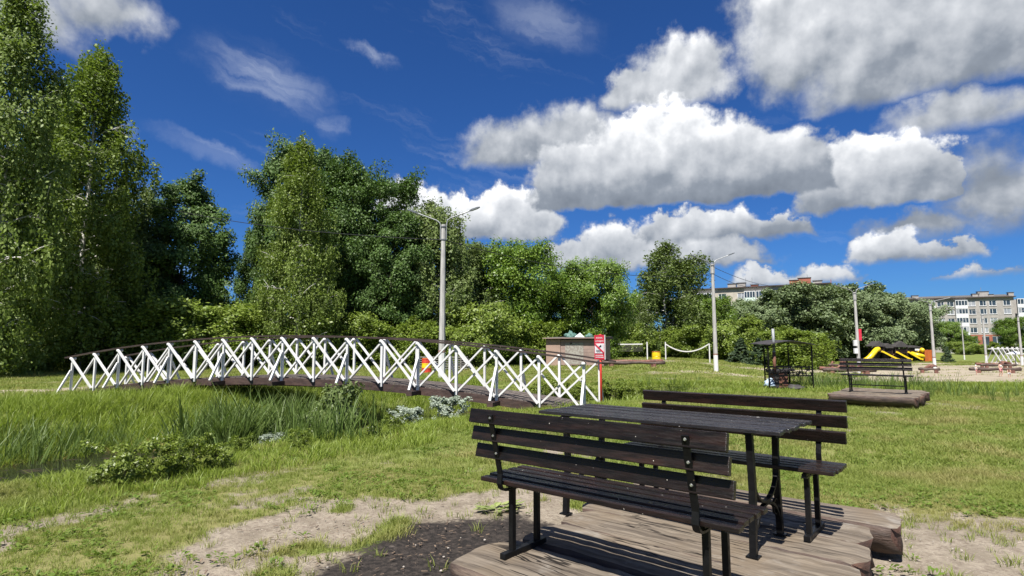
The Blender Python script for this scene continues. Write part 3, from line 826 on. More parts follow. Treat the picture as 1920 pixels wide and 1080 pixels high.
# edge beams, one per panel pair
for y in (0.0, BW):
    for i in range(0, NP - 1, 2):
        pts = [((i + s) * step + (.002 if s == 0 else -.002 if s == 2 else 0), y, dz((i + s) * step) - .115) for s in np.linspace(0, 2, 5)]
        MB().ribbon(pts, .09, .20, (0, 1, 0)).build('edge_beam', MT['beam'], bridge)
    inner = [(x, BW * .28 if y == 0 else BW * .72, dz(x) - .16) for x in np.linspace(.1, BLEN - .1, 22)]
    MB().ribbon(inner, .10, .24, (0, 1, 0)).build('girder', MT['beam'], bridge)
post_me = MB().box((0, 0, PH / 2 - .06), (.066, .062, PH + .06)).mesh('railing_post', MT['white'], .004)
for s_, y in ((-1, -.052), (1, BW + .052)):
    for i in range(NP):
        put('railing_post', post_me, bridge, (i * step, y + s_ * .036, dz(i * step)))
        x = i * step
        if i % 2 == 0:                                    # outrigger and its brace
            MB().beam((x, y + s_ * .075, dz(x) + PH * .64), (x, y + s_ * .50, dz(x) - .06), .055, .06, (1, 0, 0)).build('brace', MT['white'], bridge)
    for i in range(NP - 1):
        xa, xb = i * step, (i + 1) * step
        ya = y + s_ * .100; yb = y - s_ * .028 + s_ * .0
        MB().beam((xa + .03, ya, dz(xa) + PH - .02), (xb - .02, ya, dz(xb) + .01), .045, .070, (0, 1, 0)).build('diagonal', MT['white'], bridge)
        MB().beam((xa + .02, yb, dz(xa) + .01), (xb - .03, yb, dz(xb) + PH - .02), .045, .070, (0, 1, 0)).build('diagonal', MT['white'], bridge)
    cap = MB().tube([(0, -.09, 0), (0, .09, 0)], .047, 8).mesh('post_cap', MT['white'], smooth=True)
    for i in range(NP):
        put('post_cap', cap, bridge, (i * step, y + s_ * .036, dz(i * step) + PH - .02))
    rl = [(x, y + s_ * .03, RISE * (1 - (2 * x / BLEN - 1) ** 2) + PH + .062) for x in np.linspace(-.35, BLEN + .45, 34)]
    MB().ribbon(rl, .13, .042, (0, 1, 0)).build('handrail', MT['rail'], bridge)
for i in range(0, NP, 2):
    x = i * step
    MB().box((x, BW / 2, dz(x) - .15), (.16, BW + 1.12, .11)).build('outrigger_beam', MT['beam'], bridge)
for x in (0.0, BLEN):
    MB().box((x, BW / 2, -.22), (.5, BW + .3, .34)).build('abutment', MT['concrete'], bridge)

# ------------------------------------------------------------------ street lamps
def top_h(loc, px, py): return pd(px, py, loc.y).z - loc.z

def lamp_post(loc, h, label, arms=(0, math.pi), base_r=.17, rz=0.0, arm=1.15, group=None, band=1.35, box=False, sign=False, flip=0):
    L_ = empty('lamp_post', loc, rz, label, 'lamp post', group)
    MB().tube([(0, 0, band), (0, 0, h)], [base_r * .93, base_r * .62], 8).build('pole', MT['concrete'], L_, .006)
    MB().tube([(0, 0, -.3), (0, 0, band)], [base_r * 1.02, base_r * .96], 8).build('whitewashed_base', MT['white'], L_)
    MB().tube([(0, 0, band - .05), (0, 0, band + .05)], base_r * 1.02, 8).build('band', MT['band'], L_)
    for z in (h - .12, h - .75):
        MB().tube([(0, 0, z - .03), (0, 0, z + .03)], base_r * .80, 8).build('clamp', MT['lamp'], L_)
    for i, a in enumerate(arms):
        c, s = math.cos(a), math.sin(a); r0 = base_r * .8
        up = .10 if i % 2 == 0 else -.02
        pts = [(c * r0, s * r0, h - .75), (c * r0, s * r0, h - .05), (c * (r0 + .05), s * (r0 + .05), h + .10 + up), (c * (r0 + .2), s * (r0 + .2), h + .22 + up), (c * (r0 + arm), s * (r0 + arm), h + .58 + up)]
        ar = MB().tube(pts, .032, 6).build('arm', MT['galv'], L_)
        p0 = Vector(pts[-1]); d = (Vector(pts[-1]) - Vector(pts[-2])).normalized()
        hd = MB()
        sidev = Vector((-s, c, 0)); upv = d.cross(sidev) * -1
        if upv.z < 0: upv = -upv
        vs = []
        for (x_, w, t) in ((-.05, .05, .05), (.10, .15, .085), (.38, .17, .075), (.50, .09, .035)):
            for (a_, b_) in ((-1, -.4), (1, -.4), (1, .6), (-1, .6)):
                vs.append(p0 + d * x_ + sidev * (a_ * w / 2) + upv * (b_ * t))
        fs = [(3, 2, 1, 0), (12, 13, 14, 15)]
        for r_ in range(3):
            for j in range(4): fs.append((r_ * 4 + j, r_ * 4 + (j + 1) % 4, r_ * 4 + 4 + (j + 1) % 4, r_ * 4 + 4 + j))
        hd.add(vs, fs).build('lamp_head', MT['lamp'], L_, smooth=False)
    if box:
        MB().box((-.30, -.12, 2.9), (.32, .2, .55)).build('meter_box', MT['frame'], L_, .01)
        MB().box((-.30, -.12, 2.15), (.32, .2, .5)).build('meter_box', MT['frame'], L_, .01)
        MB().box((.30, .02, 3.7), (.28, .04, 1.1)).build('red_banner', MT['signred'], L_)
    return L_

pole1 = gt(828, 713); h1 = top_h(pole1, 828, 421)
lamp_post(pole1, h1, 'tall whitewashed lamp post just behind the footbridge')
pole2 = gt(1343, 698); h2 = top_h(pole2, 1343, 495)
lamp_post(pole2, h2, 'whitewashed lamp post on the grass beside the volleyball nets')
pole3 = on_ground(1605, 74); h3 = top_h(pole3, 1605, 548)
lamp_post(pole3, h3, 'lamp post with white meter boxes and a red banner behind the lone bench', box=True, arm=1.3)
pole4 = gt(1753, 693); h4 = top_h(pole4, 1753, 570)
lamp_post(pole4, h4, 'lamp post standing on the sand beside the orange fence', arms=(R(-15), math.pi + R(15)), arm=1.9)
pole5 = gt(1850, 682.5); h5 = top_h(pole5, 1850, 590)
lamp_post(pole5, h5, 'lamp post between the white cross fence and the swing frame', arms=(R(160),), arm=1.0)
pole6 = gt(1917, 686); h6 = top_h(pole6, 1917, 592)
lamp_post(pole6, h6, 'lamp post in front of the white swing frame', arms=(R(20),), arm=1.0)
pole7 = on_ground(1802, 150)
lamp_post(pole7, top_h(pole7, 1802, 606), 'thin lamp post by the white cross fence', arms=(R(30),), arm=.9, base_r=.13, band=1.0)

def cable(a, b, sag, label, r=.014, n=24):
    pts = [Vector(a).lerp(Vector(b), t) - Vector((0, 0, sag * 4 * t * (1 - t))) for t in np.linspace(0, 1, n)]
    tag(MB().tube(pts, r, 5).build('overhead_cable', MT['cable']), label, 'cable')
t1 = pole1 + Vector((0, 0, h1 - .75)); t2 = pole2 + Vector((0, 0, h2 - .75)); t3 = pole3 + Vector((0, 0, h3 - .75))
cable(t1, pd(150, 345, 64 * DK), .9, 'black overhead cable rising past the left birches', .02)
cable(t2, pd(1290, 545, 88 * DK), .3, 'thin cable slanting down behind the drooping birch', .02)
cable(t2 + Vector((0, 0, .55)), pd(1470, 536, 96 * DK), .5, 'upper cable strung over the apartment roof', .02)
cable(t2, pd(1440, 538, 92 * DK), .5, 'lower cable strung over the apartment roof', .02)
cable(t1, t2, .8, 'cable sagging between two lamp posts past the trees', .018)

# ------------------------------------------------------------------ warning sign
sg = gp(1126, 760, 0); sg = Vector((sg.x, sg.y, tz(sg.x, sg.y)))
sh = top_h(sg, 1126, 628)
sign = empty('warning_sign', sg, R(-58), 'red and white no swimming sign on a red post at the bridge end', 'sign')
MB().tube([(0, .03, -.3), (0, .03, sh + .02)], .032, 10).build('post', MT['red'], sign, smooth=True)
bw, bh = .42, .66
bd = MB().box((0, 0, sh - bh / 2), (bw, .012, bh)).build('board', MT['signred'], sign)
MB().box((0, -.009, sh - bh * .55), (bw - .05, .006, bh * .40)).build('white_field', MT['signwhite'], bd)
MB().box((bw / 2 + .006, .0, sh - bh / 2), (.012, .03, bh)).build('edge_trim', MT['white'], bd)
MB().box((0, -.015, sh - bh * .55), (bw * 1.05, .005, .045), Matrix.Rotation(R(33), 3, 'Y')).build('diagonal_bar', MT['signred'], bd)
sw_ = MB()
sw_.tube([(.06, -.0145, sh - bh * .455), (.06, -.016, sh - bh * .455)], .030, 12)
sw_.box((.0, -.015, sh - bh * .50), (.12, .003, .035), Matrix.Rotation(R(-28), 3, 'Y'))
sw_.box((-.07, -.015, sh - bh * .49), (.09, .003, .028), Matrix.Rotation(R(50), 3, 'Y'))
sw_.build('swimmer_pictogram', MT['signblack'], bd)
wv2 = MB()
for j in range(2):
    pts = [(-.12 + .18 * t, -.015, sh - bh * (.635 + .05 * j) + .012 * math.sin(t * 14)) for t in np.linspace(0, 1, 16)]
    wv2.ribbon(pts, .003, .012, (0, 1, 0))
wv2.build('wave_lines', MT['signblack'], bd)

def text_mesh(body, size, m, parent, loc, width):
    cu = bpy.data.curves.new('lettering', 'FONT'); cu.body = body; cu.size = size; cu.extrude = .001; cu.align_x = 'CENTER'
    tmp = bpy.data.objects.new('lettering', cu); COL.objects.link(tmp)
    dg = bpy.context.evaluated_depsgraph_get(); dg.update()
    me = bpy.data.meshes.new_from_object(tmp.evaluated_get(dg))
    bpy.data.objects.remove(tmp)
    xs = [v.co.x for v in me.vertices]
    sc = width / max(max(xs) - min(xs), 1e-3)
    me.materials.clear(); me.materials.append(m)
    o = put('lettering', me, parent, loc, (R(90), 0, 0), (sc, sc * 1.15, 1))
    return o
text_mesh('КУПАНИЕ', .07, MT['signwhite'], bd, (0, -.009, sh - bh * .16), .26)
text_mesh('ЗАПРЕЩЕНО', .07, MT['signwhite'], bd, (0, -.009, sh - bh * .29), .34)
sm_ = MB()
for j, zz in enumerate((.835, .91)):                     # two lines of small print, too small to read
    x = -.16
    while x < .15:
        w = random.choice((.012, .016, .02)); sm_.box((x + w / 2, -.008, sh - bh * zz), (w, .003, .026)); x += w + (.008 if random.random() < .8 else .02)
sm_.build('small_print', MT['signwhite'], bd)

# ------------------------------------------------------------------ shed
sl = on_ground(1084, 64)
shed = empty('shed', sl, R(-20), 'low flat roofed shed with pinkish boarding beyond the bridge', 'shed')
W_, D_, H_ = 4.7, 2.9, 2.28
x0, x1 = -W_ / 2, W_ / 2
MB().box((x0 + .6, -D_ / 2 - .03, H_ / 2 - .05), (1.2, .06, H_ - .1)).build('door', MT['shed_warm'], shed)
pn = W_ - 1.22
for i in range(8):                                        # horizontal front boards
    z = .12 + i * .255
    MB().box((x0 + 1.22 + pn / 2, -D_ / 2, z + .12), (pn, .04, .246)).build('wall_board', MT['cladding'], shed)
MB().box((x1 - 2.35, -D_ / 2 - .026, 1.06), (1.5, .012, 1.7)).build('scribbled_panel', MT['graffiti'], shed)
MB().box((x1, 0, H_ / 2), (.04, D_, H_)).build('side_wall', MT['cladding'], shed)
MB().box((x0, 0, H_ / 2), (.04, D_, H_)).build('side_wall', MT['cladding'], shed)
MB().box((0, D_ / 2, H_ / 2), (W_, .04, H_)).build('back_wall', MT['cladding'], shed)
MB().box((.6, -D_ / 2 + .06, H_ - .1), (pn, .04, .22)).build('eaves_gap_shade', MT['shed_dark'], shed)  # dark board in the gap below the roof, its colour standing for shade
rf = MB().box((0, -.05, H_ + .06), (W_ + .4, D_ + .6, .07), Matrix.Rotation(R(2), 3, 'X')).build('roof', MT['felt'], shed)
MB().box((0, -D_ / 2 - .37, H_ - .0), (W_ + .42, .03, .07)).build('fascia', MT['cladding'], rf)
MB().box((x1 + .215, -.05, H_ + .02), (.03, D_ + .6, .16)).build('fascia', MT['shed_dark'], rf)
MB().box((-.25, -D_ / 2 - .04, 1.86), (.16, .05, .14)).build('vent', MT['shed_dark'], shed)

def heap(name, loc, r, h, m, label, cat, seed, n=14, spike=.5):
    rs = np.random.default_rng(seed); bm = bmesh.new()
    bmesh.ops.create_icosphere(bm, subdivisions=3, radius=1.0)
    for v in bm.verts:
        f = 1 + spike * (float(vnoise(np.array([v.co.x * 2 + seed]), np.array([v.co.y * 2 + v.co.z * 3]), 1.4, 3, seed)[0]) - .5) * 2
        v.co = Vector((v.co.x * r * f, v.co.y * r * .8 * f, max(v.co.z, -.15) * h * f))
    me = bpy.data.meshes.new(name); bm.to_mesh(me); bm.free(); me.materials.append(m); me.polygons.foreach_set('use_smooth', np.ones(len(me.polygons), bool))
    return tag(put(name, me, None, loc), label, cat)
rz_ = sl.z + H_ + .12
def on_roof(px): return Vector((pd(px, 640, sl.y).x, sl.y + .2 - (pd(px, 640, sl.y).x - sl.x) * .36, rz_))
heap('tarp_heap', on_roof(1072), .42, .45, MT['teal'], 'tall crumpled teal tarp on the shed roof', 'tarp', 5, spike=.9)
heap('tarp_heap', on_roof(1105), .34, .28, MT['teal'], 'small teal bundle on the shed roof by the sign', 'tarp', 6)
ws = on_roof(1087)
tag(MB().add([(-.42, -.15, 0), (.42, -.15, -.02), (.05, .0, .36), (-.42, .25, 0), (.42, .25, -.02), (.05, .15, .34)], [(0, 1, 2), (5, 4, 3), (0, 2, 5, 3), (1, 4, 5, 2), (0, 3, 4, 1)]).build('folded_sheet', MT['white'], None, loc=ws), 'white folded board propped up on the shed roof', 'board')

# ------------------------------------------------------------------ volleyball courts
def net_pair(pa, pb, sag, h, label, netted=True, net_gap=0.0):
    d = (pb - pa); L_ = d.length; rz = math.atan2(d.y, d.x)
    r_ = empty('volleyball_net', pa, rz, label, 'net')
    for x, z_ in ((0, 0.0), (L_, pb.z - pa.z)):
        MB().tube([(x, 0, z_ - .3), (x, 0, z_ + h)], .075, 8).build('post', MT['white'], r_)
    xs = np.linspace(.05 + net_gap, L_ - .05 - net_gap, 30)
    zt = lambda x: h - .25 - sag * 4 * (x / L_) * (1 - x / L_)
    MB().ribbon([(x, 0, zt(x)) for x in xs], .02, .13, (0, 1, 0)).build('top_tape', MT['white'], r_)
    nb = MB()
    if netted:
        for j in range(1, 8): nb.ribbon([(x, 0, zt(x) - j * .125) for x in xs], .006, .012, (0, 1, 0))
        for x in np.linspace(xs[0], xs[-1], 60): nb.beam((x, 0, zt(x)), (x, 0, zt(x) - .9), .006, .012)
        nb.build('net', MT['pallet'], r_)
    return r_
va = gt(1214, 674.5); vb = on_ground(1095, va.y + 1, False)
net_pair(vb, va, .05, top_h(va, 1214, 641), 'taut volleyball net on a white post beside the shed', True, .5)
vc = gt(1248.5, 675); vd = on_ground(1328, vc.y - 4, False)
net_pair(vc, vd, .95, top_h(vc, 1248, 641), 'sagging white rope between two volleyball posts', False)

def barrel(loc, label, cols, r=.30, h=.86, legs=False, group=None):
    b = empty('barrel_bin', loc, 0, label, 'bin', group)
    z = .0
    if legs:
        for a in (45, 135, 225, 315): MB().beam((.26 * math.cos(R(a)), .26 * math.sin(R(a)), 0), (.22 * math.cos(R(a)), .22 * math.sin(R(a)), .3), .05, .05).build('leg', MT['orange'], b)
        z = .26
    n = len(cols)
    for i, c in enumerate(cols):
        a0, a1 = z + h * i / n, z + h * (i + 1) / n
        MB().tube([(0, 0, a0), (0, 0, a0 + .02), (0, 0, a1 - .05), (0, 0, a1 - .03), (0, 0, a1)], [r, r * 1.03, r, r * 1.04, r], 16).build('drum_band', MT[c], b, smooth=False)
    MB().tube([(0, 0, z + h), (0, 0, z + h + .03)], [r * 1.06, r * .9], 16).build('rim', MT['orange'], b)
    return b
barrel(gt(800, 699), 'striped red and yellow drum behind the footbridge railing', ['red', 'yellow', 'red'])
barrel(gt(1231, 681), 'yellow drum bin on orange legs between the volleyball nets', ['yellow', 'yellow'], .42, .85, True)
barrel(gt(1396, 677), 'small yellow drum bin at the edge of the bushes', ['yellow'], .36, .62, True)
barrel(gt(1550, 677), 'small yellow drum bin beyond the heap of logs', ['yellow'], .36, .62, True)

# ------------------------------------------------------------------ stack of planks behind the bridge
st = gt(832, 693)
ps = empty('plank_stack', st, R(-6), 'long stack of grey weathered planks behind the lamp post', 'planks')
for lay in range(6):
    for j in range(3):
        MB().box((.12 * math.sin(lay * 3 + j), -.4 + .4 * j, .11 + lay * .15), (3.5 + .3 * math.sin(lay * 2.1 + j), .3, .05), Matrix.Rotation(R(1.5 * math.sin(lay + j * 2)), 3, 'Z')).build('plank', MT['pallet'], ps)
    if lay < 5:
        for x in (-1.3, 0, 1.3): MB().box((x, 0, .185 + lay * .15), (.09, 1.1, .095)).build('spacer', MT['pallet'], ps)
for j in range(3): MB().box((0, -.4 + .4 * j, .045), (3.3, .12, .08)).build('plank', MT['white_dull'], ps)

# ------------------------------------------------------------------ rough log seats around the sand
def log_seat(loc, rz, L_, label, rows=2, stumps=True, r=.2, branch=True, seed=0):
    rs = random.Random(seed)
    t = empty('log_bench', loc, rz, label, 'log bench')
    for i in range(rows):
        y = -.35 + .75 * i
        n = 9
        pts = [(-L_ / 2 + L_ * k_ / (n - 1), y + .05 * math.sin(k_ + i), .36 + .10 * i + .03 * math.sin(k_ * 1.7 + i * 2)) for k_ in range(n)]
        MB().tube(pts, [r * (.8 + .2 * math.sin(k_ * .9 + i)) for k_ in range(n)], 9).build('log', MT['logred'] if i else MT['log_side'], t, smooth=True)
        if stumps:
            for x in (-L_ * .33, L_ * .33):
                MB().tube([(x, y, -.1), (x, y, .28)], [r * 1.2, r * 1.0], 9).build('stump', MT['logred'], t)
    if branch:
        for k_ in range(3):
            x = rs.uniform(-L_ * .3, L_ * .3)
            MB().tube([(x, 0, .4), (x + .4, .2, .75), (x + rs.uniform(.6, 1.1), .1, .62)], [.12, .10, .06], 7).build('crooked_branch', MT['logred'], t, smooth=True)
    return t
log_seat(gt(1590, 701), R(-8), 4.6, 'tumbled red brown log seat behind the lone bench', 2, True, .2, True, 1)
log_seat(gt(1568, 690), R(12), 2.6, 'pale and red logs piled behind a longer log seat', 1, True, .17, True, 2)
log_seat(gt(1741, 699), R(-24), 1.7, 'short dark log seat at the foot of a lamp post on the sand', 1, True, .16, True, 3)
log_seat(gt(1862, 699), R(-10), 4.4, 'long log seat that the children play beside', 1, True, .19, False, 4)
log_seat(gt(1868, 690), R(-4), 4.0, 'dark log seat on the sand below the swing frame', 2, True, .17, True, 5)
log_seat(gt(1186, 689), R(-5), 4.8, 'low log seat on the grass right beside the shed', 2, True, .15, False, 6)

# ------------------------------------------------------------------ barbecue shelter
bb = gt(1470, 728)
ws_ = 84 / FPX * bb.y
bq = empty('barbecue_shelter', bb, R(6), 'black iron barbecue shelter with cut out side panels and a thin canopy', 'shelter')
hh_ = top_h(bb, 1470, 648)
hx, hy = ws_ / 2, .55
fy_ = lambda x: -hy
for (x, y) in ((-hx, -hy), (hx, -hy), (-hx + .45, hy), (hx - .35, hy)):
    MB().beam((x, y, -.1), (x, y, hh_), .045, .045, (0, 1, 0)).build('post', MT['iron'], bq)
# curved canopy
cv, cf_ = [], []
for i in range(13):
    s = -1 + 2 * i / 12
    for j, y in enumerate((-hy - .18, hy + .18)):
        z = hh_ + .16 * (1 - abs(s) ** 1.5) + .02 + (.05 if j else 0)
        cv += [(s * (hx + .06), y, z), (s * (hx + .06), y, z + .025)]
for i in range(12):
    a = i * 4; cf_ += [(a, a + 2, a + 6, a + 4), (a + 1, a + 5, a + 7, a + 3), (a, a + 4, a + 5, a + 1), (a + 2, a + 3, a + 7, a + 6)]
cf_ += [(0, 1, 3, 2), (48, 50, 51, 49)]
MB().add(cv, cf_).build('canopy', MT['soot'], bq)
for y in (-hy, hy):
    MB().beam((-hx, y, hh_ - .02), (hx, y, hh_ - .02), .035, .035).build('top_rail', MT['iron'], bq)
    MB().beam((-hx, y, .05), (hx, y, .05), .035, .035).build('bottom_rail', MT['iron'], bq)
def cut_panel(xa, xb, y, z0, z1, seed):
    """panel of irregular iron scrolls in a frame"""
    rs = random.Random(seed); p = MB()
    p.beam((xa, y, z0), (xb, y, z0), .03, .05); p.beam((xa, y, z1), (xb, y, z1), .03, .05)
    p.beam((xa, y, z0), (xa, y, z1), .02, .035, (0, 1, 0)); p.beam((xb, y, z0), (xb, y, z1), .02, .035, (0, 1, 0))
    for k_ in range(int((xb - xa) * 26)):
        x, z = rs.uniform(xa, xb), rs.uniform(z0, z1); a = rs.uniform(0, 6.28); r_ = rs.uniform(.06, .14); tw = rs.choice((-1, 1)) * rs.uniform(1.2, 2.6)
        pts = []
        for t in np.linspace(0, 1, 7):
            pts.append((min(max(x, xa), xb), y, min(max(z, z0), z1))); x += math.cos(a) * r_ / 3; z += math.sin(a) * r_ / 3; a += tw / 6
        p.ribbon(pts, .02, .034, (0, 1, 0))
    p.build('scroll_panel', MT['iron'], bq)
zc = top_h(bb, 1470, 690)
cut_panel(-hx + .02, .1, -hy, zc - .30, zc + .06, 1); cut_panel(.1, hx - .02, -hy, zc - .30, zc + .06, 2); cut_panel(-hx + .45, hx - .35, hy, zc - .28, zc + .05, 3)
gx_ = -hx + .48
gr = MB().box((gx_ + .18, -.1, .34), (.52, .5, .66)).build('firebox', MT['rust'], bq, .01)
MB().box((gx_ + .32, -.37, .36), (.26, .02, .44)).build('door', MT['rust'], gr, .005)
MB().box((gx_ - .04, -.36, .34), (.18, .03, .62)).build('front_plate', MT['soot'], gr)
MB().box((gx_ + .28, -.1, .74), (.95, .58, .10), Matrix.Rotation(R(-5), 3, 'Y')).build('grill_tray', MT['soot'], bq)
ct_ = top_h(bb, 1445, 617); cm = top_h(bb, 1445, 660)
MB().tube([(gx_ - .12, -.38, .62), (gx_ - .12, -.38, cm)], .062, 12).build('chimney_lower', MT['rust'], bq, smooth=True)
MB().tube([(gx_ - .12, -.38, cm), (gx_ - .12, -.38, cm + .04)], .070, 12).build('collar', MT['galv'], bq)
MB().tube([(gx_ - .12, -.38, cm + .03), (gx_ - .12, -.38, ct_)], .058, 12).build('chimney_pipe', MT['galv'], bq, smooth=True)
heap('rubbish_bag', bb + Vector((-hx + .28, -.25, .14)), .22, .26, MT['bagblue'], 'pale crumpled bag left inside the barbecue shelter', 'bag', 9)
heap('ash_heap', bb + Vector((.3, -.35, .02)), .42, .16, MT['soot'], 'low heap of ash and charred wood by the barbecue', 'ash', 10)

# ------------------------------------------------------------------ playground
pg = gt(1615, 678.5); S_ = pg.y / FPX
play = empty('playground', pg, 0, 'dark wooden play castle with yellow slides beyond the sand', 'playground')
X_ = lambda px: (px - 1615) * S_
Z_ = lambda py: (678.5 - py) * S_
def tower(px0, px1, ydeck, yroof, yapex, y0=0.0, y1=1.6):
    xa, xb = X_(px0), X_(px1); zd, zr, za = Z_(ydeck), Z_(yroof), Z_(yapex)
    for x in (xa, xb):
        for y in (y0, y1): MB().beam((x, y, -.1), (x, y, zr), .12, .12, (0, 1, 0)).build('tower_post', MT['brown'], play)
    MB().box(((xa + xb) / 2, (y0 + y1) / 2, zd), (xb - xa, y1 - y0, .1)).build('deck', MT['brown'], play)
    MB().box(((xa + xb) / 2, y1, (zd + zr) / 2 - .2), (xb - xa, .05, (zr - zd) * .6)).build('back_wall', MT['brown'], play)
    for j in range(4): MB().beam((xa, y0, zd + .15 + j * .16), (xb, y0, zd + .15 + j * .16), .04, .05).build('rail', MT['brown'], play)
    xm = (xa + xb) / 2; o = .3
    rf_ = MB().add([(xa - o, y0 - o, zr), (xm, y0 - o, za), (xb + o, y0 - o, zr), (xa - o, y1 + o, zr), (xm, y1 + o, za), (xb + o, y1 + o, zr),
              (xa - o, y0 - o, zr - .1), (xb + o, y0 - o, zr - .1), (xa - o, y1 + o, zr - .1), (xb + o, y1 + o, zr - .1)],
             [(0, 1, 4, 3), (1, 2, 5, 4), (0, 6, 7, 2, 1), (3, 4, 5, 9, 8), (6, 8, 9, 7), (0, 3, 8, 6), (2, 7, 9, 5)]).build('roof', MT['shingle'], play)
tower(1641, 1658, 661, 649, 640); tower(1659, 1676, 663, 652, 644, .3, 1.9); tower(1680, 1701, 662, 650, 640); tower(1706, 1728, 661, 651, 648, .5, 1.9)
for (a, b) in ((1643, 1656), (1661, 1674), (1682, 1699)):
    for j in range(3): MB().box((X_(a) + (X_(b) - X_(a)) * (j + .5) / 3, .9, Z_(670)), ((X_(b) - X_(a)) / 3 - .04, .05, 1.5)).build('wall_plank', MT['brown'], play)
def tube_slide(pts, r):
    p3 = [Vector((X_(a), y, Z_(b))) for a, b, y in pts]
    sm = []
    for i in range(len(p3) - 1):
        for t in (0, .25, .5, .75):
            p0 = p3[max(i - 1, 0)]; p1_ = p3[i]; p2_ = p3[i + 1]; p3_ = p3[min(i + 2, len(p3) - 1)]
            sm.append(.5 * ((2 * p1_) + (p2_ - p0) * t + (2 * p0 - 5 * p1_ + 4 * p2_ - p3_) * t * t + (3 * p1_ - p0 - 3 * p2_ + p3_) * t ** 3))
    sm.append(p3[-1])
    MB().tube(sm, [r * (1.05 if i % 3 == 0 else 1) for i in range(len(sm))], 14).build('tube_slide', MT['yellow'], play, smooth=True)
tube_slide([(1647, 655, -.1), (1640, 657, -.5), (1630, 665, -.9), (1622, 672, -1.0), (1615, 676, -1.0)], .42)
def open_slide(ax, ay, bx, by, y):
    a = Vector((X_(ax), y, Z_(ay))); b = Vector((X_(bx), y - 1.1, Z_(by) + .1))
    pts = [a, a.lerp(b, .12) + Vector((0, 0, .05)), a.lerp(b, .5), a.lerp(b, .88) - Vector((0, 0, .02)), b + Vector((.15, 0, .03))]
    d = (b - a).normalized(); side = d.cross(Vector((0, 0, 1))).normalized()
    s = MB(); s.ribbon(pts, .55, .06, side)
    for q_ in (-1, 1): s.ribbon([p + side * (q_ * .28) + Vector((0, 0, .12)) for p in pts], .06, .26, side)
    s.build('open_slide', MT['yellow'], play)
open_slide(1652, 660, 1676, 676.5, -.2); open_slide(1679, 661, 1699, 676.5, -.2); open_slide(1701, 661, 1719, 676.5, -.2)
spir = [Vector((X_(1722) + .75 * math.cos(a), .2 + .75 * math.sin(a), Z_(656) - (a + 1.2) * .17)) for a in np.linspace(-1.2, 6, 26)]
MB().tube(spir, .34, 12).build('spiral_slide', MT['yellow'], play, smooth=True)
MB().box((X_(1722), -.1, Z_(656)), (1.15, .06, .32)).build('white_board', MT['frame'], play)
for a, b in ((1668, 1680), (1664, 1690)):
    MB().tube([(X_(a), .2, 0), (X_(b), .4, Z_(664))], .05, 6).build('climbing_bar', MT['rust'], play)

of = gt(1741, 678.5); so = of.y / FPX
fen = empty('orange_fence', of, R(-4), 'orange steel fence panels beside the play castle', 'fence')
for i in range(4):
    MB().box((-1.0 + i * .64, 0, .03 + 1.0), (.62, .03, 1.98)).build('panel', MT['orange'], fen)
for i in range(5):
    MB().beam((-1.32 + i * .64, .05, -.1), (-1.32 + i * .64, .05, 2.08), .06, .06, (0, 1, 0)).build('post', MT['galv'], fen)

# ------------------------------------------------------------------ swings, parasol, cross fence
sw0 = gt(1862, 683); sw1 = on_ground(1935, sw0.y + 2, False)
d_ = sw1 - sw0; swl = d_.length
swg = empty('swing_frame', sw0, math.atan2(d_.y, d_.x), 'white timber swing frame with slanted legs on the far sand', 'swing')
hs_ = top_h(sw0, 1862, 654)
MB().beam((-.7, 0, hs_), (swl, 0, hs_), .14, .14).build('top_beam', MT['white'], swg)
for i, x in enumerate((0.15, 1.25, 2.1, 3.0, 4.0, 4.9)):
    if x > swl: continue
    for s in (-1, 1):
        MB().beam((x - .35 * s, s * 1.0, -.1), (x + .06 * s, s * -.1, hs_ + .25), .10, .10, (1, 0, 0)).build('leg', MT['white'], swg)
for x in (1.7, 3.5):
    for dx in (-.25, .25): MB().tube([(x + dx, 0, hs_), (x + dx, 0, .55)], .018, 5).build('chain', MT['galv'], swg)
    MB().box((x, 0, .53), (.6, .3, .05)).build('swing_seat', MT['white'], swg)
up_ = gt(1905, 685)
um = empty('white_canopy', up_, 0, 'white tent shaped canopy beside the swing frame', 'canopy')
hu = top_h(up_, 1905, 658)
MB().tube([(0, 0, -.1), (0, 0, hu)], .05, 8).build('pole', MT['galv'], um)
MB().tube([(0, 0, hu - .45), (0, 0, hu - .40), (0, 0, hu)], [1.02, 1.0, .05], 8).build('roof', MT['white'], um)
MB().tube([(0, 0, 0), (0, 0, .14)], [.3, .26], 12).build('base', MT['tyre'], um)

f0 = on_ground(1778, 186); f1 = on_ground(1856, 182)
fd = f1 - f0; fl = fd.length
cfz = empty('cross_fence', f0, math.atan2(fd.y, fd.x), 'white fence of crossed boards below the apartment block', 'fence')
nf = 7
for i in range(nf + 1):
    MB().beam((i * fl / nf, 0, -.2), (i * fl / nf, 0, 1.15), .13, .13, (0, 1, 0)).build('post', MT['white'], cfz)
for i in range(nf):
    a, b = i * fl / nf, (i + 1) * fl / nf
    MB().beam((a, -.08, .2), (b, -.08, 1.0), .05, .11, (0, 1, 0)).build('cross_board', MT['white'], cfz)
    if i != 4: MB().beam((a, .08, 1.0), (b, .08, .2), .05, .11, (0, 1, 0)).build('cross_board', MT['white'], cfz)
MB().beam((0, 0, 1.1), (fl, 0, 1.1), .05, .08).build('top_rail', MT['white'], cfz)
MB().beam((0, 0, .15), (fl, 0, .15), .05, .08).build('bottom_rail', MT['white'], cfz)

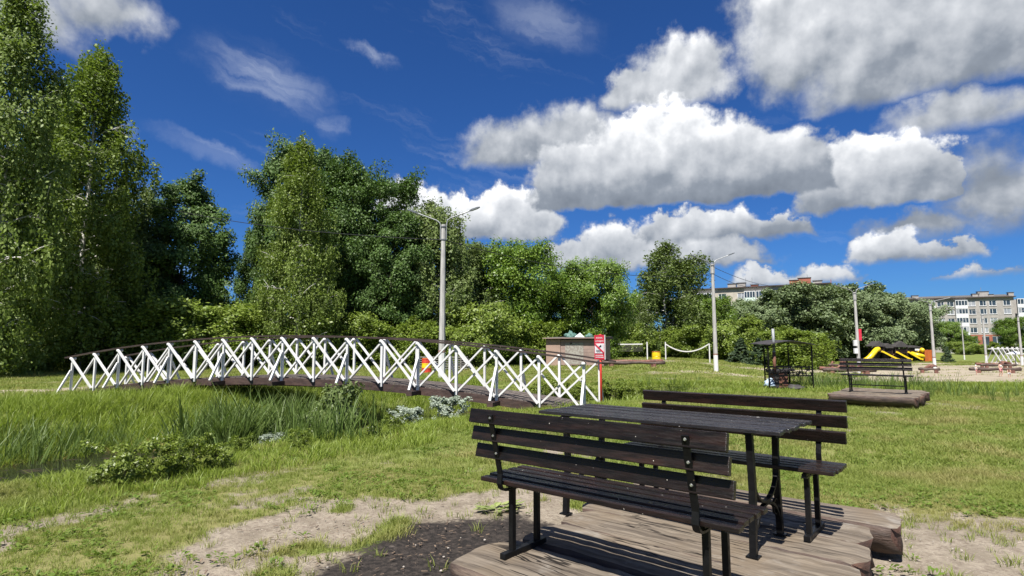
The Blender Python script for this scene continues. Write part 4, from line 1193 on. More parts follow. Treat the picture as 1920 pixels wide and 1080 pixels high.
# ------------------------------------------------------------------ people
def person(loc, h, rz, label, pose, wear, hat=None):
    """continuous body grown over a skeleton; h metres tall"""
    root = empty('person', loc, rz, label, 'person')
    J = dict(pel=(0, 0, .50), spine=(0, .01, .62), chest=(0, 0, .74), neck=(0, -.005, .835), head=(0, -.012, .90), crown=(0, -.01, .965),
             shL=(.105, 0, .795), shR=(-.105, 0, .795), elL=(.155, -.01, .63), elR=(-.155, -.01, .63), haL=(.15, -.06, .48), haR=(-.15, -.06, .48),
             hipL=(.055, 0, .48), hipR=(-.055, 0, .48), knL=(.065, -.02, .27), knR=(-.065, -.02, .27), anL=(.065, .01, .045), anR=(-.065, .01, .045), toL=(.075, -.075, .016), toR=(-.075, -.075, .016))
    J.update(pose)
    rad = dict(pel=.080, spine=.070, chest=.085, neck=.030, head=.062, crown=.040, shL=.036, shR=.036, elL=.024, elR=.024, haL=.018, haR=.018, hipL=.058, hipR=.058, knL=.036, knR=.036, anL=.022, anR=.022, toL=.016, toR=.016)
    names = list(J); ed = [('pel', 'spine'), ('spine', 'chest'), ('chest', 'neck'), ('neck', 'head'), ('head', 'crown'), ('chest', 'shL'), ('chest', 'shR'), ('shL', 'elL'), ('elL', 'haL'), ('shR', 'elR'), ('elR', 'haR'), ('pel', 'hipL'), ('pel', 'hipR'), ('hipL', 'knL'), ('knL', 'anL'), ('anL', 'toL'), ('hipR', 'knR'), ('knR', 'anR'), ('anR', 'toR')]
    me = bpy.data.meshes.new('body')
    me.from_pydata([tuple(c * h for c in J[n]) for n in names], [(names.index(a), names.index(b)) for a, b in ed], [])
    tmp = bpy.data.objects.new('body', me); COL.objects.link(tmp)
    tmp.modifiers.new('skin', 'SKIN'); sub = tmp.modifiers.new('sub', 'SUBSURF'); sub.levels = 2; sub.render_levels = 2
    for i, n in enumerate(names):
        sv = me.skin_vertices[0].data[i]; sv.radius = (rad[n] * h,) * 2; sv.use_root = n == 'pel'
    dg = bpy.context.evaluated_depsgraph_get(); dg.update()
    out = bpy.data.meshes.new_from_object(tmp.evaluated_get(dg)); bpy.data.objects.remove(tmp)
    out.materials.clear(); out.materials.append(MT['skin']); out.polygons.foreach_set('use_smooth', np.ones(len(out.polygons), bool))
    put('body', out, root)
    V = lambda n: Vector(J[n]) * h
    hd = V('head')
    ha = MB(); pts = [hd + Vector((0, .012 * h, -.01 * h)), hd + Vector((0, .014 * h, .05 * h)), hd + Vector((0, .004 * h, .085 * h)), hd + Vector((0, 0, .098 * h))]
    ha.tube(pts, [.058 * h, .070 * h, .045 * h, .01 * h], 12).build('hair' if not hat else 'sun_hat', MT[hat or 'hair'], root, smooth=True)
    for nm, m_, segs in wear:
        g = MB()
        for seg in segs:
            g.tube([V(a).lerp(V(b), t) for a, b, t, _ in seg], [r_ * h for *_, r_ in seg], 12)
        g.build(nm, MT[m_], root, smooth=True)
    return root
w_top = ('bikini_top', 'cloth_white', [[('spine', 'chest', .55, .088), ('chest', 'neck', .05, .094), ('chest', 'neck', .35, .086)]])
w_bot = ('skirt', 'pink', [[('pel', 'spine', .6, .078), ('pel', 'spine', 0, .100), ('pel', 'hipL', .0, .108)], [('hipL', 'knL', 0, .066), ('hipL', 'knL', .55, .060)], [('hipR', 'knR', 0, .066), ('hipR', 'knR', .55, .060)]])
pw = gt(1877, 706); hp = top_h(pw, 1877, 679)
person(pw, hp, R(15), 'child in a pale top and pink skirt walking past the log seat', dict(knL=(.065, -.06, .27), anL=(.065, .0, .05), toL=(.07, -.08, .02), anR=(-.065, .07, .05), toR=(-.07, -.01, .016), elL=(.13, .03, .63), haL=(.06, -.09, .57)), [w_top, w_bot])
pc = gt(1831, 703); hc = top_h(pc, 1831, 684)
person(pc, hc, R(60), 'small child in white with a sun hat beside the end of a log seat', dict(elL=(.15, -.08, .65), haL=(.10, -.16, .60)), [('shirt', 'cloth_white', [[('pel', 'spine', .0, .095), ('spine', 'chest', .3, .092), ('chest', 'neck', .2, .092), ('chest', 'neck', .6, .06)]]), ('shorts', 'pink', [[('pel', 'spine', .3, .09), ('pel', 'spine', 0, .095)], [('hipL', 'knL', 0, .066), ('hipL', 'knL', .5, .058)], [('hipR', 'knR', 0, .066), ('hipR', 'knR', .5, .058)]])], 'cloth_white')
pk = gt(1893, 708); hk = top_h(pk, 1893, 689)
person(pk, hk, R(-40), 'toddler in white shorts bending over the sand near a log seat', dict(spine=(0, -.03, .60), chest=(0, -.10, .70), neck=(0, -.16, .77), head=(0, -.20, .82), crown=(0, -.22, .88), shL=(.1, -.12, .75), shR=(-.1, -.12, .75), elL=(.13, -.2, .6), elR=(-.13, -.2, .6), haL=(.08, -.26, .46), haR=(-.08, -.26, .46)), [('shorts', 'cloth_white', [[('pel', 'spine', .3, .09), ('pel', 'spine', 0, .098)], [('hipL', 'knL', 0, .066), ('hipL', 'knL', .7, .058)], [('hipR', 'knR', 0, .066), ('hipR', 'knR', .7, .058)]])])

# ------------------------------------------------------------------ apartment blocks
def line_u(A, B, px):
    """metres along the facade line A-B at which it is seen at column px"""
    s = (px - 960) / FPX
    d = B - A
    t = (s * A.y - A.x) / (d.x - s * d.y)
    return t * Vector((d.x, d.y)).length, A.y + t * d.y

def facade(root, L_, H_, opens, m, depth=.18, name='facade', y=0.0):
    us = sorted({0, L_} | {o[0] for o in opens} | {o[1] for o in opens}); zs = sorted({-1.0, H_} | {o[2] for o in opens} | {o[3] for o in opens})
    b = MB()
    for i in range(len(us) - 1):
        for j in range(len(zs) - 1):
            cu, cz = (us[i] + us[i + 1]) / 2, (zs[j] + zs[j + 1]) / 2
            if any(o[0] < cu < o[1] and o[2] < cz < o[3] for o in opens): continue
            b.add([(us[i], y, zs[j]), (us[i + 1], y, zs[j]), (us[i + 1], y, zs[j + 1]), (us[i], y, zs[j + 1])], [(0, 1, 2, 3)])
    for (a, c, e, f) in opens:
        b.add([(a, y, e), (c, y, e), (c, y, f), (a, y, f), (a, y + depth, e), (c, y + depth, e), (c, y + depth, f), (a, y + depth, f)], [(0, 4, 5, 1), (1, 5, 6, 2), (2, 6, 7, 3), (3, 7, 4, 0)])
    return b.build(name, m, root)

def window(root, a, c, e, f, y=.1, mull=(.42,), fr='frame', gl='glass'):
    w = MB(); t = .11
    w.box(((a + c) / 2, y, e + t / 2), (c - a, .08, t)).box(((a + c) / 2, y, f - t / 2), (c - a, .08, t))
    w.box((a + t / 2, y, (e + f) / 2), (t, .078, f - e - 2 * t)).box((c - t / 2, y, (e + f) / 2), (t, .078, f - e - 2 * t))
    for m_ in mull: w.box((a + (c - a) * m_, y, (e + f) / 2), (.10, .076, f - e - 2 * t))
    wo = w.build('window', MT[fr], root)
    MB().box(((a + c) / 2, y + .03, (e + f) / 2), (c - a - t, .02, f - e - t)).build('pane', MT[gl], wo)
    MB().box(((a + c) / 2, -.03, e - .04), (c - a + .1, .2, .05)).build('sill', MT['frame'], wo)
    return wo

def loggia(root, a, c, z0, z1, m='frame', panes=4, out=.9):
    g = MB().box(((a + c) / 2, -out / 2 - .01, z0 + .55), (c - a, out, 1.1)).build('balcony', MT[m], root)
    MB().box(((a + c) / 2, -out / 2 - .01, z1 - .08), (c - a, out, .16)).build('head_panel', MT['frame'], g)
    n = panes; w = (c - a) / n
    fr_ = MB()
    for i in range(n + 1):
        fr_.box((a + min(max(i * w, .06), c - a - .06), -out + .02, (z0 + 1.1 + z1 - .16) / 2), (.11, .08, z1 - .16 - z0 - 1.1))
    fr_.build('glazing_frame', MT['frame'], g)
    for i in range(n):
        MB().box((a + (i + .5) * w, -out + .04, (z0 + 1.1 + z1 - .16) / 2), (w - .10, .02, z1 - z0 - 1.26)).build('pane', MT['glass' if (i * 7 + int(z0)) % 5 else 'curtain'], g)
    for sx in (a + .03, c - .03): MB().box((sx, -out / 2, (z0 + 1.1 + z1 - .16) / 2), (.05, out - .1, z1 - .16 - z0 - 1.1)).build('side_pane', MT['glass'], g)
    return g

def roof_box(root, u, z, w, h, d=1.3, m='brick_grey', y=2.5):
    c = MB().box((u, y, z + h / 2), (w, d, h)).build('chimney_stack', MT[m], root)
    MB().box((u, y, z + h + .06), (w + .25, d + .25, .12)).build('cap', MT['felt'], c)

# block on the right
A2 = pd(1632, 640, 236 * DK); B2 = pd(1908, 640, 217 * DK); A2.z = B2.z = 0
dv = B2 - A2; L2 = dv.length
blk = empty('apartment_block', (A2.x, A2.y, 0), math.atan2(dv.y, dv.x), 'grey brick five storey apartment block with white glazed balconies behind the playground', 'building')
H2 = 15.75
FZ = [1.55 + (651 - y) / FPX * 223 * DK for y in (569.5, 585, 602, 619.5)]      # window centres, top floor first
FZ.append(FZ[-1] - 2.75)
opens, wins, logs_ = [], [], []
u_ = lambda px: line_u(A2, B2, px)[0]
for fi, zc_ in enumerate(FZ):
    for px, hw in ((1672, .85), (1700, .85), (1726, .85), (1765.5, .85), (1784, .85), (1824.5, .85), (1845, .80), (1863.5, .85), (1890.5, .85)):
        if fi == 4 and px in (1845, 1863.5): continue
        c_ = u_(px); r_ = (c_ - hw, c_ + hw, zc_ - .78, zc_ + .78); opens.append(r_); wins.append((r_, fi, px))
for px, hw in ((1845, 1.15), (1868, 1.5)):
    c_ = u_(px); r_ = (c_ - hw, c_ + hw, .5, FZ[4] + .9); opens.append(r_); wins.append((r_, 9, px))
fac = facade(blk, L2, H2, opens, MT['brick_grey'])
for i, (r_, fi, px) in enumerate(wins):
    old = (i * 7) % 5 == 0 and fi < 4 and px < 1790
    window(blk, *r_, mull=(.42,) if i % 3 else (.58,), fr='frame_old' if old else 'frame', gl='curtain' if i % 4 == 1 else 'glass')
for pa, pb in ((1735.0, 1754.0), (1791.5, 1814.5)):
    for fi in range(4):
        loggia(blk, u_(pa), u_(pb), FZ[fi] - 1.62, FZ[fi] + 1.0)
MB().box((L2 / 2, 6.2, H2 / 2), (L2 - .02, 11.6, H2 - .04)).build('inner_wall', MT['brick_grey'], blk)
MB().box((u_(1845), -.02, FZ[4] + 1.25), (u_(1893) - u_(1815), .03, .35)).build('shop_fascia', MT['brick_red'], blk)
for a, b in ((1815.5, 1819), (1830, 1838.5), (1851.5, 1857.5), (1878.5, 1895)):
    MB().box(((u_(a) + u_(b)) / 2, -.02, FZ[4] - .55), (u_(b) - u_(a), .03, 3.2)).build('brick_facing', MT['brick_red'], blk)
rf2 = MB().box((L2 / 2, 6.0, H2 + .12), (L2 + .8, 13.2, .24)).build('roof', MT['shed_dark'], blk)
MB().add([(0, .2, H2 + .24), (L2, .2, H2 + .24), (L2, 6, H2 + 1.25), (0, 6, H2 + 1.25), (L2, 11.8, H2 + .24), (0, 11.8, H2 + .24)], [(0, 1, 2, 3), (3, 2, 4, 5), (0, 3, 5), (1, 4, 2), (0, 5, 4, 1)]).build('roof_slope', MT['felt'], rf2)
for px, w, h in ((1722, 1.6, 1.1), (1837.5, 1.6, 1.1), (1852, 2.6, 1.7), (1866.5, 1.2, .8), (1905, 1.2, 1.2)):
    roof_box(blk, u_(px), H2 + .2, w, h)
MB().tube([(u_(1849.5), 2.5, H2 + 1.9), (u_(1849.5), 2.5, H2 + 3.2)], .05, 5).build('aerial', MT['galv'], blk)
MB().box((L2 + 4.0, 7.0, H2 / 2 - .3), (7.9, 9.0, H2 - .6)).build('side_wing', MT['brick_grey'], blk)
for fi in range(4): loggia(blk, L2 + .5, L2 + 3.4, FZ[fi] - 1.62, FZ[fi] + 1.0, out=-2.6 + 3.3)

# block on the left, mostly behind the willows
A1 = pd(1283, 640, 193 * DK); B1 = pd(1564, 640, 171 * DK); A1.z = B1.z = 0
dv = B1 - A1; L1 = dv.length
blk1 = empty('apartment_block', (A1.x, A1.y, 0), math.atan2(dv.y, dv.x), 'cream brick apartment block rising above the round willows', 'building')
H1 = 15.7
v_ = lambda px: line_u(A1, B1, px)[0]
F1 = [13.75, 11.0, 8.3]
opens, wins = [], []
for fi, zc_ in enumerate(F1):
    for px, hw in ((1356, .95), (1372.5, .8), (1391.5, .85), (1453, .8), (1543, .8), (1520, .8), (1495, .8), (1472, .8)):
        if fi == 0 and px in (1372.5, 1520, 1495, 1472): continue
        c_ = v_(px); r_ = (c_ - hw, c_ + hw, zc_ - .78, zc_ + .78); opens.append(r_); wins.append(r_)
facade(blk1, L1, H1, opens, MT['brick_cream'])
for i, r_ in enumerate(wins): window(blk1, *r_, mull=(.5,) if i % 2 else (.4,), gl='curtain' if i % 3 == 1 else 'glass')
for fi, zc_ in enumerate(F1):
    loggia(blk1, v_(1304), v_(1322), zc_ - 1.6, zc_ + 1.05); loggia(blk1, v_(1322.6), v_(1342), zc_ - 1.6, zc_ + 1.05)
    loggia(blk1, v_(1398), v_(1419), zc_ - 1.6, zc_ + 1.05, 'mint'); loggia(blk1, v_(1420), v_(1443), zc_ - 1.6, zc_ + 1.05, 'white_dull')
MB().box((L1 / 2, 6.2, H1 / 2), (L1 - .02, 11.6, H1 - .04)).build('inner_wall', MT['brick_cream'], blk1)
MB().box((L1 + .05, 6.2, H1 + .2), (.12, 12.6, 1.5)).build('gable_parapet', MT['brick_red'], blk1)
MB().box((L1 / 2 - .1, 6.0, H1 + .12), (L1 + .2, 13.2, .24)).build('roof', MT['shed_dark'], blk1)
for px, w, h, m_ in ((1372, 1.9, 1.1, 'brick_grey'), (1390, 1.9, 1.2, 'brick_grey'), (1415, 1.6, .6, 'brick_red'), (1491, 1.9, 1.2, 'brick_red'), (1511, 2.6, 1.6, 'brick_red'), (1536, 1.8, .8, 'brick_grey')):
    roof_box(blk1, v_(px), H1 + .2, w, h, m=m_)
for px in (1399, 1411, 1517):
    MB().tube([(v_(px), 2.0, H1), (v_(px), 2.0, H1 + 2.6)], .05, 5).build('aerial', MT['galv'], blk1)

# ------------------------------------------------------------------ trees
LM = dict(
    birch=leaf_mat('birch_leaf', (.105, .155, .028), (.185, .240, .062), .30, .5, patch=(.5, (.055, .085, .02), .45, .7, .5), spec=.22),
    birch_weep=leaf_mat('weeping_birch_leaf', (.120, .175, .034), (.200, .255, .066), .30, .5, patch=(.5, (.07, .10, .025), .45, .7, .5), spec=.22),
    birch_dark=leaf_mat('birch_leaf_dark', (.090, .132, .034), (.160, .205, .066), .26, .5, patch=(.5, (.05, .08, .025), .45, .7, .5), spec=.22),
    alder=leaf_mat('alder_leaf', (.052, .102, .024), (.104, .165, .045), .26, .5, patch=(.45, (.045, .075, .03), .45, .7, .5), spec=.22),
    maple=leaf_mat('maple_leaf', (.072, .140, .017), (.150, .225, .031), .30, .42, patch=(.5, (.15, .20, .025), .5, .75, .5)),
    willow=leaf_mat('silver_willow_leaf', (.095, .140, .055), (.175, .220, .110), .22, .6, patch=(.35, (.065, .10, .035), .45, .7, .6)),
    shrub=leaf_mat('shrub_leaf', (.120, .180, .024), (.205, .260, .046), .32, .45, patch=(.7, (.075, .115, .02), .45, .7, .5)),
    spruce=leaf_mat('spruce_needle', (.028, .055, .024), (.055, .085, .036), .1, .6),
    silver=leaf_mat('mugwort_leaf', (.17, .21, .16), (.30, .34, .28), .2, .6),
)

def leaves(centres, out_dir, size, droop, rs, aspect=.62, jitter=.55):
    """one rhombic leaf at every centre; returns verts and quads"""
    n = len(centres)
    rnd = rs.normal(0, 1, (n, 3))
    nrm = out_dir * .75 + np.array((-.10, -.25, .45)) + rnd * .55
    nrm /= np.linalg.norm(nrm, axis=1, keepdims=True) + 1e-9
    ax = rs.normal(0, 1, (n, 3)) + out_dir * .4 + np.array((0, 0, -droop))
    ax -= nrm * (ax * nrm).sum(1, keepdims=True)
    ax /= np.linalg.norm(ax, axis=1, keepdims=True) + 1e-9
    bx = np.cross(nrm, ax)
    s = size * (1 + jitter * rs.uniform(-1, 1, (n, 1)))
    v = np.stack([centres - ax * s * .5, centres + bx * s * aspect * .5 - ax * s * .06, centres + ax * s * .5, centres - bx * s * aspect * .5 - ax * s * .06], 1).reshape(-1, 3)
    f = np.arange(n * 4)
    return v, f, np.full(n, 4)

def make_tree(name, H, cr, base, n_leaf, leaf, lm, bark, kind='round', seed=0, nb=26, trunk_r=None, multi=1, droop=.4):
    """returns (trunk mesh, crown mesh); kind: round, birch, cone, bush"""
    rs = np.random.default_rng(seed); rd = random.Random(seed)
    tr = trunk_r or H * .016
    wood = MB(); cl = []                                  # clusters: centre, radius, stretch
    stems = []
    for m_ in range(multi):
        a = 6.28 * m_ / multi + rd.uniform(0, 1); sp = 0 if multi == 1 else cr * .35
        top = Vector((math.cos(a) * sp + rd.uniform(-.3, .3) * cr * .3, math.sin(a) * sp + rd.uniform(-.3, .3) * cr * .3, H * rd.uniform(.88, .96) * (1 if m_ == 0 else .88)))
        pts = []
        for i in range(9):
            t = i / 8
            pts.append(Vector((math.cos(a) * .1 * (multi > 1), math.sin(a) * .1 * (multi > 1), -.3)).lerp(top, t) + Vector((rd.uniform(-1, 1), rd.uniform(-1, 1), 0)) * H * .008 * (i not in (0,)))
        wood.tube(pts, [tr * (1.25 if i == 0 else 1) * (1 - .9 * i / 8) / (multi ** .5) for i in range(9)], 8)
        stems.append(pts)
    def prof(t):
        if kind == 'birch': return min(1, .62 + 1.6 * t) * (1 - t) ** .62 + .10
        if kind == 'oval': return math.sin(math.pi * (t * .86 + .10)) ** .7 * (1.05 - .25 * t)
        if kind == 'cone': return 1.02 - .95 * t
        if kind == 'bush': return .75 + .3 * math.sin(math.pi * t)
        return math.sqrt(max(.05, 1 - (2 * (t * .94 + .03) - 1) ** 2)) * (1.0 - .10 * t)
    for i in range(nb):
        t = (i + .5) / nb
        z = H * (base + (1 - base) * t)
        pts_ = stems[i % multi]
        ti = min(max((z * .93 + .3) / (pts_[-1].z + .3), 0), .99) * 8
        st = pts_[int(ti)].lerp(pts_[min(int(ti) + 1, 8)], ti - int(ti))
        a = i * 2.39996 + rd.uniform(-.4, .4)
        L_ = cr * prof(t) * rd.uniform(.55, 1.12)
        rise = -.1 if kind == 'cone' else {'birch': .55, 'bush': .95}.get(kind, .75) * rd.uniform(.5, 1.25) * (.45 + .75 * t)
        d = Vector((math.cos(a), math.sin(a), 0))
        bp = []
        for j in range(6):
            s = j / 5
            hgt = rise * L_ * (s - .38 * s * s * (1.5 if kind == 'birch' else 1))
            bp.append(st + d * (L_ * s) + Vector((rd.uniform(-1, 1), rd.uniform(-1, 1), rd.uniform(-.6, .6))) * L_ * .05 * (j > 0) + Vector((0, 0, hgt)))
        r0 = max(tr * (1 - .85 * t) * .42, .012)
        wood.tube(bp, [r0 * (1 - .85 * j / 5) for j in range(6)], 5, caps=False)
        for j in range(2, 6):
            s = j / 5
            for _ in range(2 if j < 5 else 1):
                if j < 5:
                    a2 = a + rd.choice((-1, 1)) * rd.uniform(.5, 1.3); L3 = L_ * rd.uniform(.25, .48)
                    e = bp[j] + Vector((math.cos(a2), math.sin(a2), rd.uniform(-.45, .75))) * L3
                    wood.tube([bp[j], bp[j].lerp(e, .55) + Vector((0, 0, .06 * L3)), e], [r0 * .38, r0 * .25, r0 * .1], 4, caps=False)
                    cl.append((e, .34 * L3 + .17 * cr ** .6, s)); cl.append((bp[j].lerp(e, .5), .26 * L3 + .14 * cr ** .6, s * .8))
                else:
                    cl.append((bp[j], .22 * cr ** .75, 1.0))
    cl.append((stems[0][-1], .22 * cr ** .75, 1.0)); cl.append((stems[0][-1] + Vector((0, 0, H * .035)), .15 * cr ** .75, 1.0))
    C = np.array([tuple(c[0]) for c in cl]); Rr = np.array([c[1] for c in cl]); W = np.array([.4 + .6 * c[2] for c in cl]) * Rr ** 2
    W *= rs.uniform(.05, 1.0, len(W)) ** 1.6; W /= W.sum()
    pick = rs.choice(len(cl), n_leaf, p=W)
    g = rs.normal(0, 1, (n_leaf, 3)); g /= np.linalg.norm(g, axis=1, keepdims=True)
    rad = rs.uniform(.15, 1, (n_leaf, 1)) ** .55
    if kind == 'birch':                                   # hanging twigs
        tw = rs.integers(0, 9, n_leaf)
        h1_ = np.sin(pick * 12.9898 + tw * 78.233) * 43758.5453; h2_ = np.sin(pick * 39.346 + tw * 11.135) * 24634.63
        ox = (h1_ - np.floor(h1_) - .5) * 2; oy = (h2_ - np.floor(h2_) - .5) * 2
        ln = .5 + 1.5 * np.abs(np.sin(pick * 3.7 + tw * 5.1))
        dn = rs.uniform(0, 1, n_leaf) ** .8 * ln * min(1.0, H / 12)
        off = np.stack([ox * Rr[pick] * .95, oy * Rr[pick] * .95, Rr[pick] * .35 * (1 - ox ** 2 - oy ** 2) - dn], 1) + g * .16 * (H / 16)
        p = C[pick] + off
    elif kind == 'cone':
        p = C[pick] + g * rad * Rr[pick][:, None] * np.array((1.0, 1.0, .35)) * .8
    else:
        p = C[pick] + g * rad * Rr[pick][:, None] * np.array((1.0, 1.0, .92))
    p[:, 2] = np.maximum(p[:, 2], .12)
    cen = np.array((0, 0, H * .55))
    od = p - cen; od /= np.linalg.norm(od, axis=1, keepdims=True) + 1e-6
    v, f, sz = leaves(p, od * .6 + g * .5, leaf, droop, rs)
    return wood.mesh('trunk', bark, smooth=True), np_mesh('crown', v, f, sz, lm), float(np.percentile(p[:, 2], 99.9))

TREES = {}
def proto(key, *a, **kw): TREES[key] = make_tree(key, *a, **kw)
proto('birch_a', 20, 3.9, .06, 78000, .175, LM['birch'], MT['birch'], 'birch', 3, 70, .20, droop=1.0)
proto('birch_b', 20, 4.4, .05, 74000, .180, LM['birch_weep'], MT['birch'], 'birch', 9, 64, .20, droop=1.0)
proto('birch_c', 12, 3.2, .04, 60000, .150, LM['birch_dark'], MT['birch'], 'birch', 15, 50, .14, 2, droop=1.0)
proto('alder_a', 16, 4.6, .06, 95000, .190, LM['alder'], MT['bark'], 'round', 21, 80, .22, 2)
proto('alder_b', 14, 3.7, .06, 70000, .185, LM['alder'], MT['bark'], 'oval', 27, 66, .18)
proto('maple_a', 11, 4.6, .03, 80000, .190, LM['maple'], MT['bark'], 'round', 33, 70, .2, 2)
proto('willow_a', 11, 5.4, .0, 70000, .30, LM['willow'], MT['bark'], 'round', 39, 70, .3, 3)
proto('shrub_a', 3.2, 1.9, .0, 20000, .125, LM['shrub'], MT['bark'], 'round', 45, 44, .05, 4)
proto('shrub_b', 4.5, 1.7, .0, 22000, .130, LM['shrub'], MT['bark'], 'birch', 51, 40, .06, 3, droop=.4)
proto('spruce_a', 3.4, 1.25, .03, 14000, .13, LM['spruce'], MT['bark'], 'cone', 57, 60, .06)

def plant(key, name, px, d, py_top, label, cat='tree', width=None, rot=None, group=None, _=0):
    g = on_ground(px, d)
    h = pd(px, py_top, g.y).z - g.z
    s = h / TREES[key][2]; sx = s * (width or 1)
    o = empty(name, g, rot if rot is not None else random.uniform(0, 6.28), label, cat, group)
    o.scale = (sx, sx, s)
    put('trunk' if cat == 'tree' else 'stems', TREES[key][0], o); put('crown' if cat == 'tree' else 'foliage', TREES[key][1], o)
    return o

# left: birches
plant('birch_a', 'birch_tree', -20, 40, -30, 'tallest birch, cut by the picture edge, beside the path', width=.72, rot=1.0)
plant('birch_b', 'birch_tree', 75, 56, 150, 'leafy birch crowded between the two tall white stemmed birches', width=.75, rot=2.2)
plant('birch_a', 'birch_tree', 150, 50, 98, 'tall pointed birch with a white stem left of the footbridge', width=.9, rot=3.6)
plant('birch_c', 'birch_tree', 248, 58, 345, 'slim hanging birch at the shoulder of the tall pointed birch', width=.8, rot=.4)
plant('alder_b', 'broadleaf_tree', 335, 60, 328, 'free standing dark green tree with open sky on its right', width=.92, rot=.7)
# middle group
plant('alder_a', 'broadleaf_tree', 558, 72, 268, 'tall blue green tree behind the weeping birch', width=.74, rot=1.2)
plant('birch_b', 'weeping_birch_tree', 560, 58, 262, 'weeping yellow green birch with a white stem behind the bridge', width=.82, rot=4.4)
plant('alder_a', 'broadleaf_tree', 676, 70, 300, 'broad dark green tree right of the weeping birch', width=.82, rot=2.9)
plant('alder_b', 'broadleaf_tree', 728, 66, 392, 'lower dark tree on the right shoulder of the broad green one', width=.95, rot=5.2)
plant('alder_b', 'broadleaf_tree', 486, 76, 420, 'narrow grey green tree left of the weeping birch', width=.62, rot=3.3)
plant('birch_c', 'birch_tree', 826, 70, 372, 'weeping birch standing behind the first lamp post', width=1.0, rot=.9)
plant('birch_c', 'birch_tree', 872, 74, 440, 'smaller drooping birch against the round dark tree', width=1.0, rot=2.5)
plant('maple_a', 'broadleaf_tree', 958, 77, 453, 'round dark green tree left of the shed', width=1.0, rot=1.9)
plant('maple_a', 'broadleaf_tree', 1055, 84, 515, 'low bright green tree between two taller round ones', width=.9, rot=4.0)
plant('maple_a', 'broadleaf_tree', 1120, 80, 484, 'round bright green tree behind the shed roof', width=.85, rot=.3)
plant('birch_c', 'birch_tree', 1190, 118, 560, 'dark drooping tree filling the gap behind the volleyball net', width=1.1, rot=5.0)
plant('birch_c', 'weeping_birch_tree', 1250, 126, 463, 'grey green weeping birch above the volleyball posts', width=1.5, rot=3.1)
plant('maple_a', 'broadleaf_tree', 1318, 124, 552, 'bright green tree beside the second lamp post', width=1.0, rot=2.0)
# willows in front of the blocks
for i, (px, d, pt, w, lb) in enumerate([(1395, 138, 572, 1.0, 'silvery willow right of the second lamp post'), (1428, 150, 560, .9, 'pale willow half hidden behind a silvery one'),
        (1500, 140, 535, 1.12, 'biggest round willow before the cream apartment block'), (1580, 146, 533, 1.0, 'round willow under the red brick parapet'),
        (1640, 142, 548, .98, 'willow behind the roofs of the play castle'), (1695, 146, 562, .95, 'outermost willow next to the grey apartment block')]):
    plant('willow_a', 'willow_tree', px, d, pt, lb, width=w * 1.12, rot=i * 1.3)
for i, (px, d, pt, w, lb) in enumerate([(1778, 196, 602, 1.0, 'small round tree in front of the balconies'), (1812, 198, 628, .9, 'brownish small tree by the red brick shop front'), (1893, 180, 595, .95, 'dense little tree at the right corner of the grey block')]):
    plant('maple_a', 'broadleaf_tree', px, d, pt, lb, width=w, rot=i * 2.1)
plant('spruce_a', 'spruce_tree', 1770, 128, 650, 'small dark spruce between lamp post and white fence', rot=1, width=.85)
plant('spruce_a', 'spruce_tree', 1386, 98, 634, 'dark young spruce behind the yellow bin', rot=2, width=1.3)
plant('spruce_a', 'spruce_tree', 1421, 92, 634, 'dark young spruce left of the barbecue chimney', rot=3, width=1.2)
plant('spruce_a', 'spruce_tree', 1478, 90, 650, 'low spruce seen through the barbecue shelter', rot=4, width=1.4)
MARKS = [(40, 'under the tallest birch'), (170, 'at the foot of the tall pointed birch'), (255, 'below the slim hanging birch'), (330, 'before the free standing dark tree'), (395, 'in the gap with open sky behind it'), (450, 'left of the weeping birch by the bridge'), (520, 'at the foot of the weeping birch by the bridge'), (630, 'right of the weeping birch by the bridge'), (700, 'under the broad dark green tree'), (765, 'close left of the first lamp post'), (845, 'close right of the first lamp post'), (915, 'between the lamp post birch and the round dark tree'), (985, 'below the round dark tree'), (1030, 'against the left wall of the shed'), (1165, 'just right of the shed'), (1225, 'behind the volleyball posts'), (1300, 'behind the sagging volleyball rope'), (1360, 'right behind the second lamp post'), (1430, 'left of the barbecue shelter'), (1500, 'behind the barbecue shelter'), (1830, 'beneath the grey apartment block')]
def beside(px): return min(MARKS, key=lambda m_: abs(m_[0] - px))[1]
# far wood behind everything
for i, (px, d, pt, w, ky) in enumerate([(405, 190, 520, 1.0, 'birch_b'), (425, 130, 580, 1.0, 'birch_c'), (30, 90, 330, 1.3, 'alder_a'), (215, 95, 430, 1.0, 'alder_a'), (290, 100, 480, .8, 'alder_b'), (640, 110, 450, 1.3, 'alder_a'), (760, 105, 480, 1.2, 'alder_a'), (905, 110, 520, 1.2, 'alder_b'), (1000, 115, 540, 1.3, 'alder_a'), (1160, 130, 560, 1.2, 'alder_a'), (1280, 150, 580, 1.2, 'alder_a'), (-120, 60, 120, 1.2, 'birch_b'), (1350, 160, 590, 1.1, 'willow_a'), (1460, 170, 600, 1.1, 'willow_a'), (1545, 170, 600, 1.1, 'willow_a'), (1730, 175, 625, .8, 'willow_a')]):
    plant(ky, 'background_tree', px, d, pt, 'hazy distant tree of the wood, ' + beside(px).replace('at the foot of', 'behind').replace('under', 'behind').replace('below', 'behind').replace('beneath', 'behind').replace('before', 'behind'), width=w, rot=i * 1.7, group='trees of the far wood')

